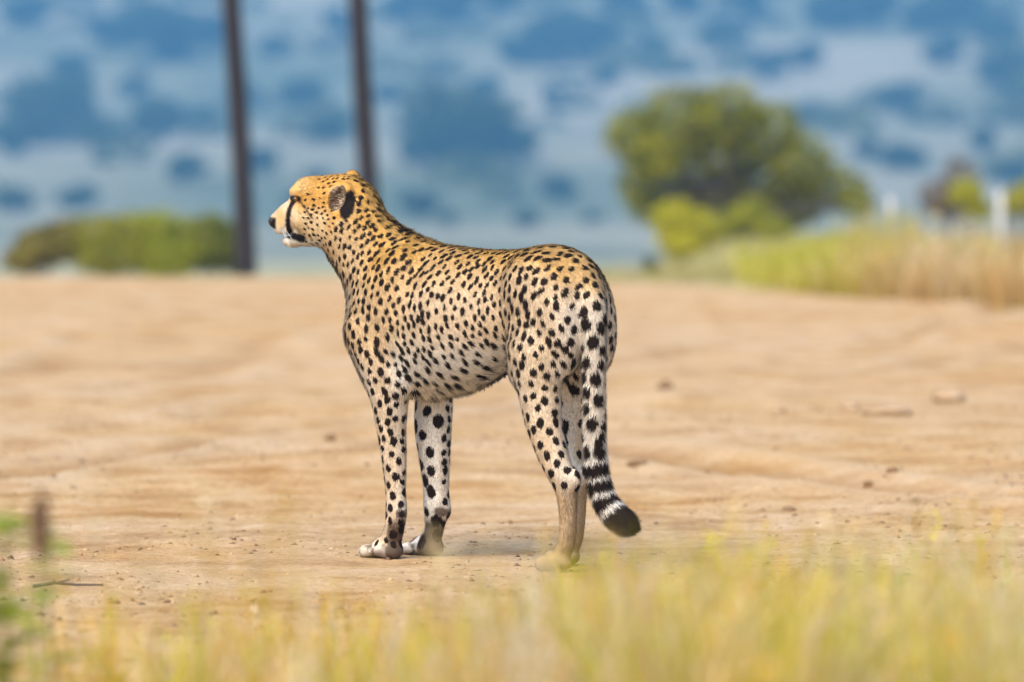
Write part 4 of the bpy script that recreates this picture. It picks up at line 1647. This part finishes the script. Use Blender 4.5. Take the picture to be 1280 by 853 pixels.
# leafy weed with a brown seed head
tg = NT('weed_stem')
M_stem = tg.surf(tg.principled(tg.ramp(tg.noise(40), [(0.3, (0.14, 0.16, 0.03)), (0.7, (0.26, 0.22, 0.07))]), 0.7))
tsd = NT('brown_seed')
M_seed = tsd.surf(tsd.principled(tsd.ramp(tsd.noise(200), [(0.3, (0.16, 0.09, 0.045)), (0.7, (0.34, 0.21, 0.12))]), 0.9))


def leaf_blade(name, base, d, length, width, droop):
    d = np.array(d, float)
    d /= np.linalg.norm(d)
    sdv = np.cross(d, [0, 0, 1.0])
    sdv /= np.linalg.norm(sdv)
    nrm = np.cross(sdv, d)
    v, fcs = [], []
    S = 8
    for k in range(S + 1):
        t = k / S
        c = np.array(base) + d * length * t + np.array([0, 0, -droop * t * t])
        w = width * math.sin(math.pi * min(1, 0.06 + t * 0.94)) ** 0.8 / 2
        v += [c - sdv * w + nrm * w * 0.35, c, c + sdv * w + nrm * w * 0.35]
    for k in range(S):
        a = k * 3
        fcs += [(a, a + 1, a + 4, a + 3), (a + 1, a + 2, a + 5, a + 4)]
    return mesh_from(name, np.array(v), np.array(fcs), True)


def weed(px, Y, H, leaves, seed, label):
    x = at(px, Y)
    z = float(zroad(x, Y)[0])
    rootw = empty('weed', (x, Y, z))
    tag(rootw, label, 'weed', 'weeds at the road side')
    st = [(0, 0, -0.03), (0.008, 0.0, H * 0.35), (-0.006, 0.01, H * 0.7), (0.004, 0.0, H)]
    link('stem', tubes_mesh('stem', [(st, [0.005, 0.004, 0.003, 0.002])], 6), M_stem, rootw)
    for (hz_, ang, ln_, w_, dr, c) in leaves:
        me = leaf_blade('leaf', (0, 0, hz_), (math.cos(ang), math.sin(ang), 0.45), ln_, w_, dr)
        add_col(me, np.tile(np.array(c), (len(me.vertices), 1)))
        link('leaf', me, M_leaf, rootw)
    if seed:
        v, f, c = leaf_cloud([(0.004, 0, H + 0.005, 0.012, 0.012, 0.048)], 260, 0.009, (0.2, 0.1, 0.05), (0.4, 0.25, 0.15), rng, 0.4)
        link('seed_head', mesh_from('seed_head', v, f), M_seed, rootw)


G1, G2, G3 = (0.24, 0.34, 0.03), (0.30, 0.36, 0.04), (0.40, 0.38, 0.05)
wl_ = lambda H, n: [(H * (0.25 + 0.65 * rng.random()), rng.random() * 6.28, 0.07 + 0.06 * rng.random(), 0.030 + 0.02 * rng.random(), 0.02 + 0.03 * rng.random(), (G1, G2, G3)[int(rng.random() * 3)]) for _ in range(n)]
weed(46, 6.6, 0.44, wl_(0.36, 7), True, 'leafy green weed topped by a fuzzy brown seed head')
weed(6, 6.8, 0.46, wl_(0.48, 30), False, 'bushy green weed crowding the twig at the road side')
weed(62, 7.0, 0.40, [(0.20, 0.6, 0.09, 0.04, 0.03, G2), (0.24, 2.4, 0.09, 0.04, 0.03, G3), (0.16, 4.0, 0.09, 0.04, 0.03, G1), (0.33, 0.1, 0.06, 0.035, 0.03, G1), (0.34, 3.0, 0.06, 0.03, 0.03, G2), (0.36, 1.6, 0.05, 0.03, 0.02, G1), (0.30, 4.4, 0.05, 0.03, 0.03, G2), (0.37, 5.5, 0.05, 0.035, 0.03, G1)], False, 'slim weed ending in a tuft of broad bright green leaves')
weed(1122, 7.2, 0.36, [(0.32, 1.2, 0.05, 0.022, 0.0, (0.25, 0.33, 0.03)), (0.30, 4.2, 0.05, 0.022, 0.01, (0.25, 0.33, 0.03)), (0.10, 0, 0.06, 0.02, 0.02, G2), (0.09, 3, 0.06, 0.02, 0.02, G2)], False, 'single lime green weed sprout standing above the yellow grass')

# ------------------------------------------------------------------ haze
hx0, hx1, hy0, hy1, hz0, hz1 = -1270.0, 1270.0, -170.0, 2720.0, -14.0, 400.0
v = [(hx0, hy0, hz0), (hx1, hy0, hz0), (hx1, hy1, hz0), (hx0, hy1, hz0), (hx0, hy0, hz1), (hx1, hy0, hz1), (hx1, hy1, hz1), (hx0, hy1, hz1)]
f = [(0, 3, 2, 1), (4, 5, 6, 7), (0, 1, 5, 4), (1, 2, 6, 5), (2, 3, 7, 6), (3, 0, 4, 7)]
hz_me = mesh_from('haze', v, np.array(f))
th_ = NT('haze')
pv = th_.n('ShaderNodeVolumePrincipled')
pv.inputs['Color'].default_value = (0.19, 0.545, 1.0, 1)
pv.inputs['Density'].default_value = 0.00062
pv.inputs['Anisotropy'].default_value = 0.1
th_.l(pv.outputs[0], th_.out.inputs['Volume'])
tag(link('haze', hz_me, th_.m), 'thin blue haze in the air', kind='stuff')
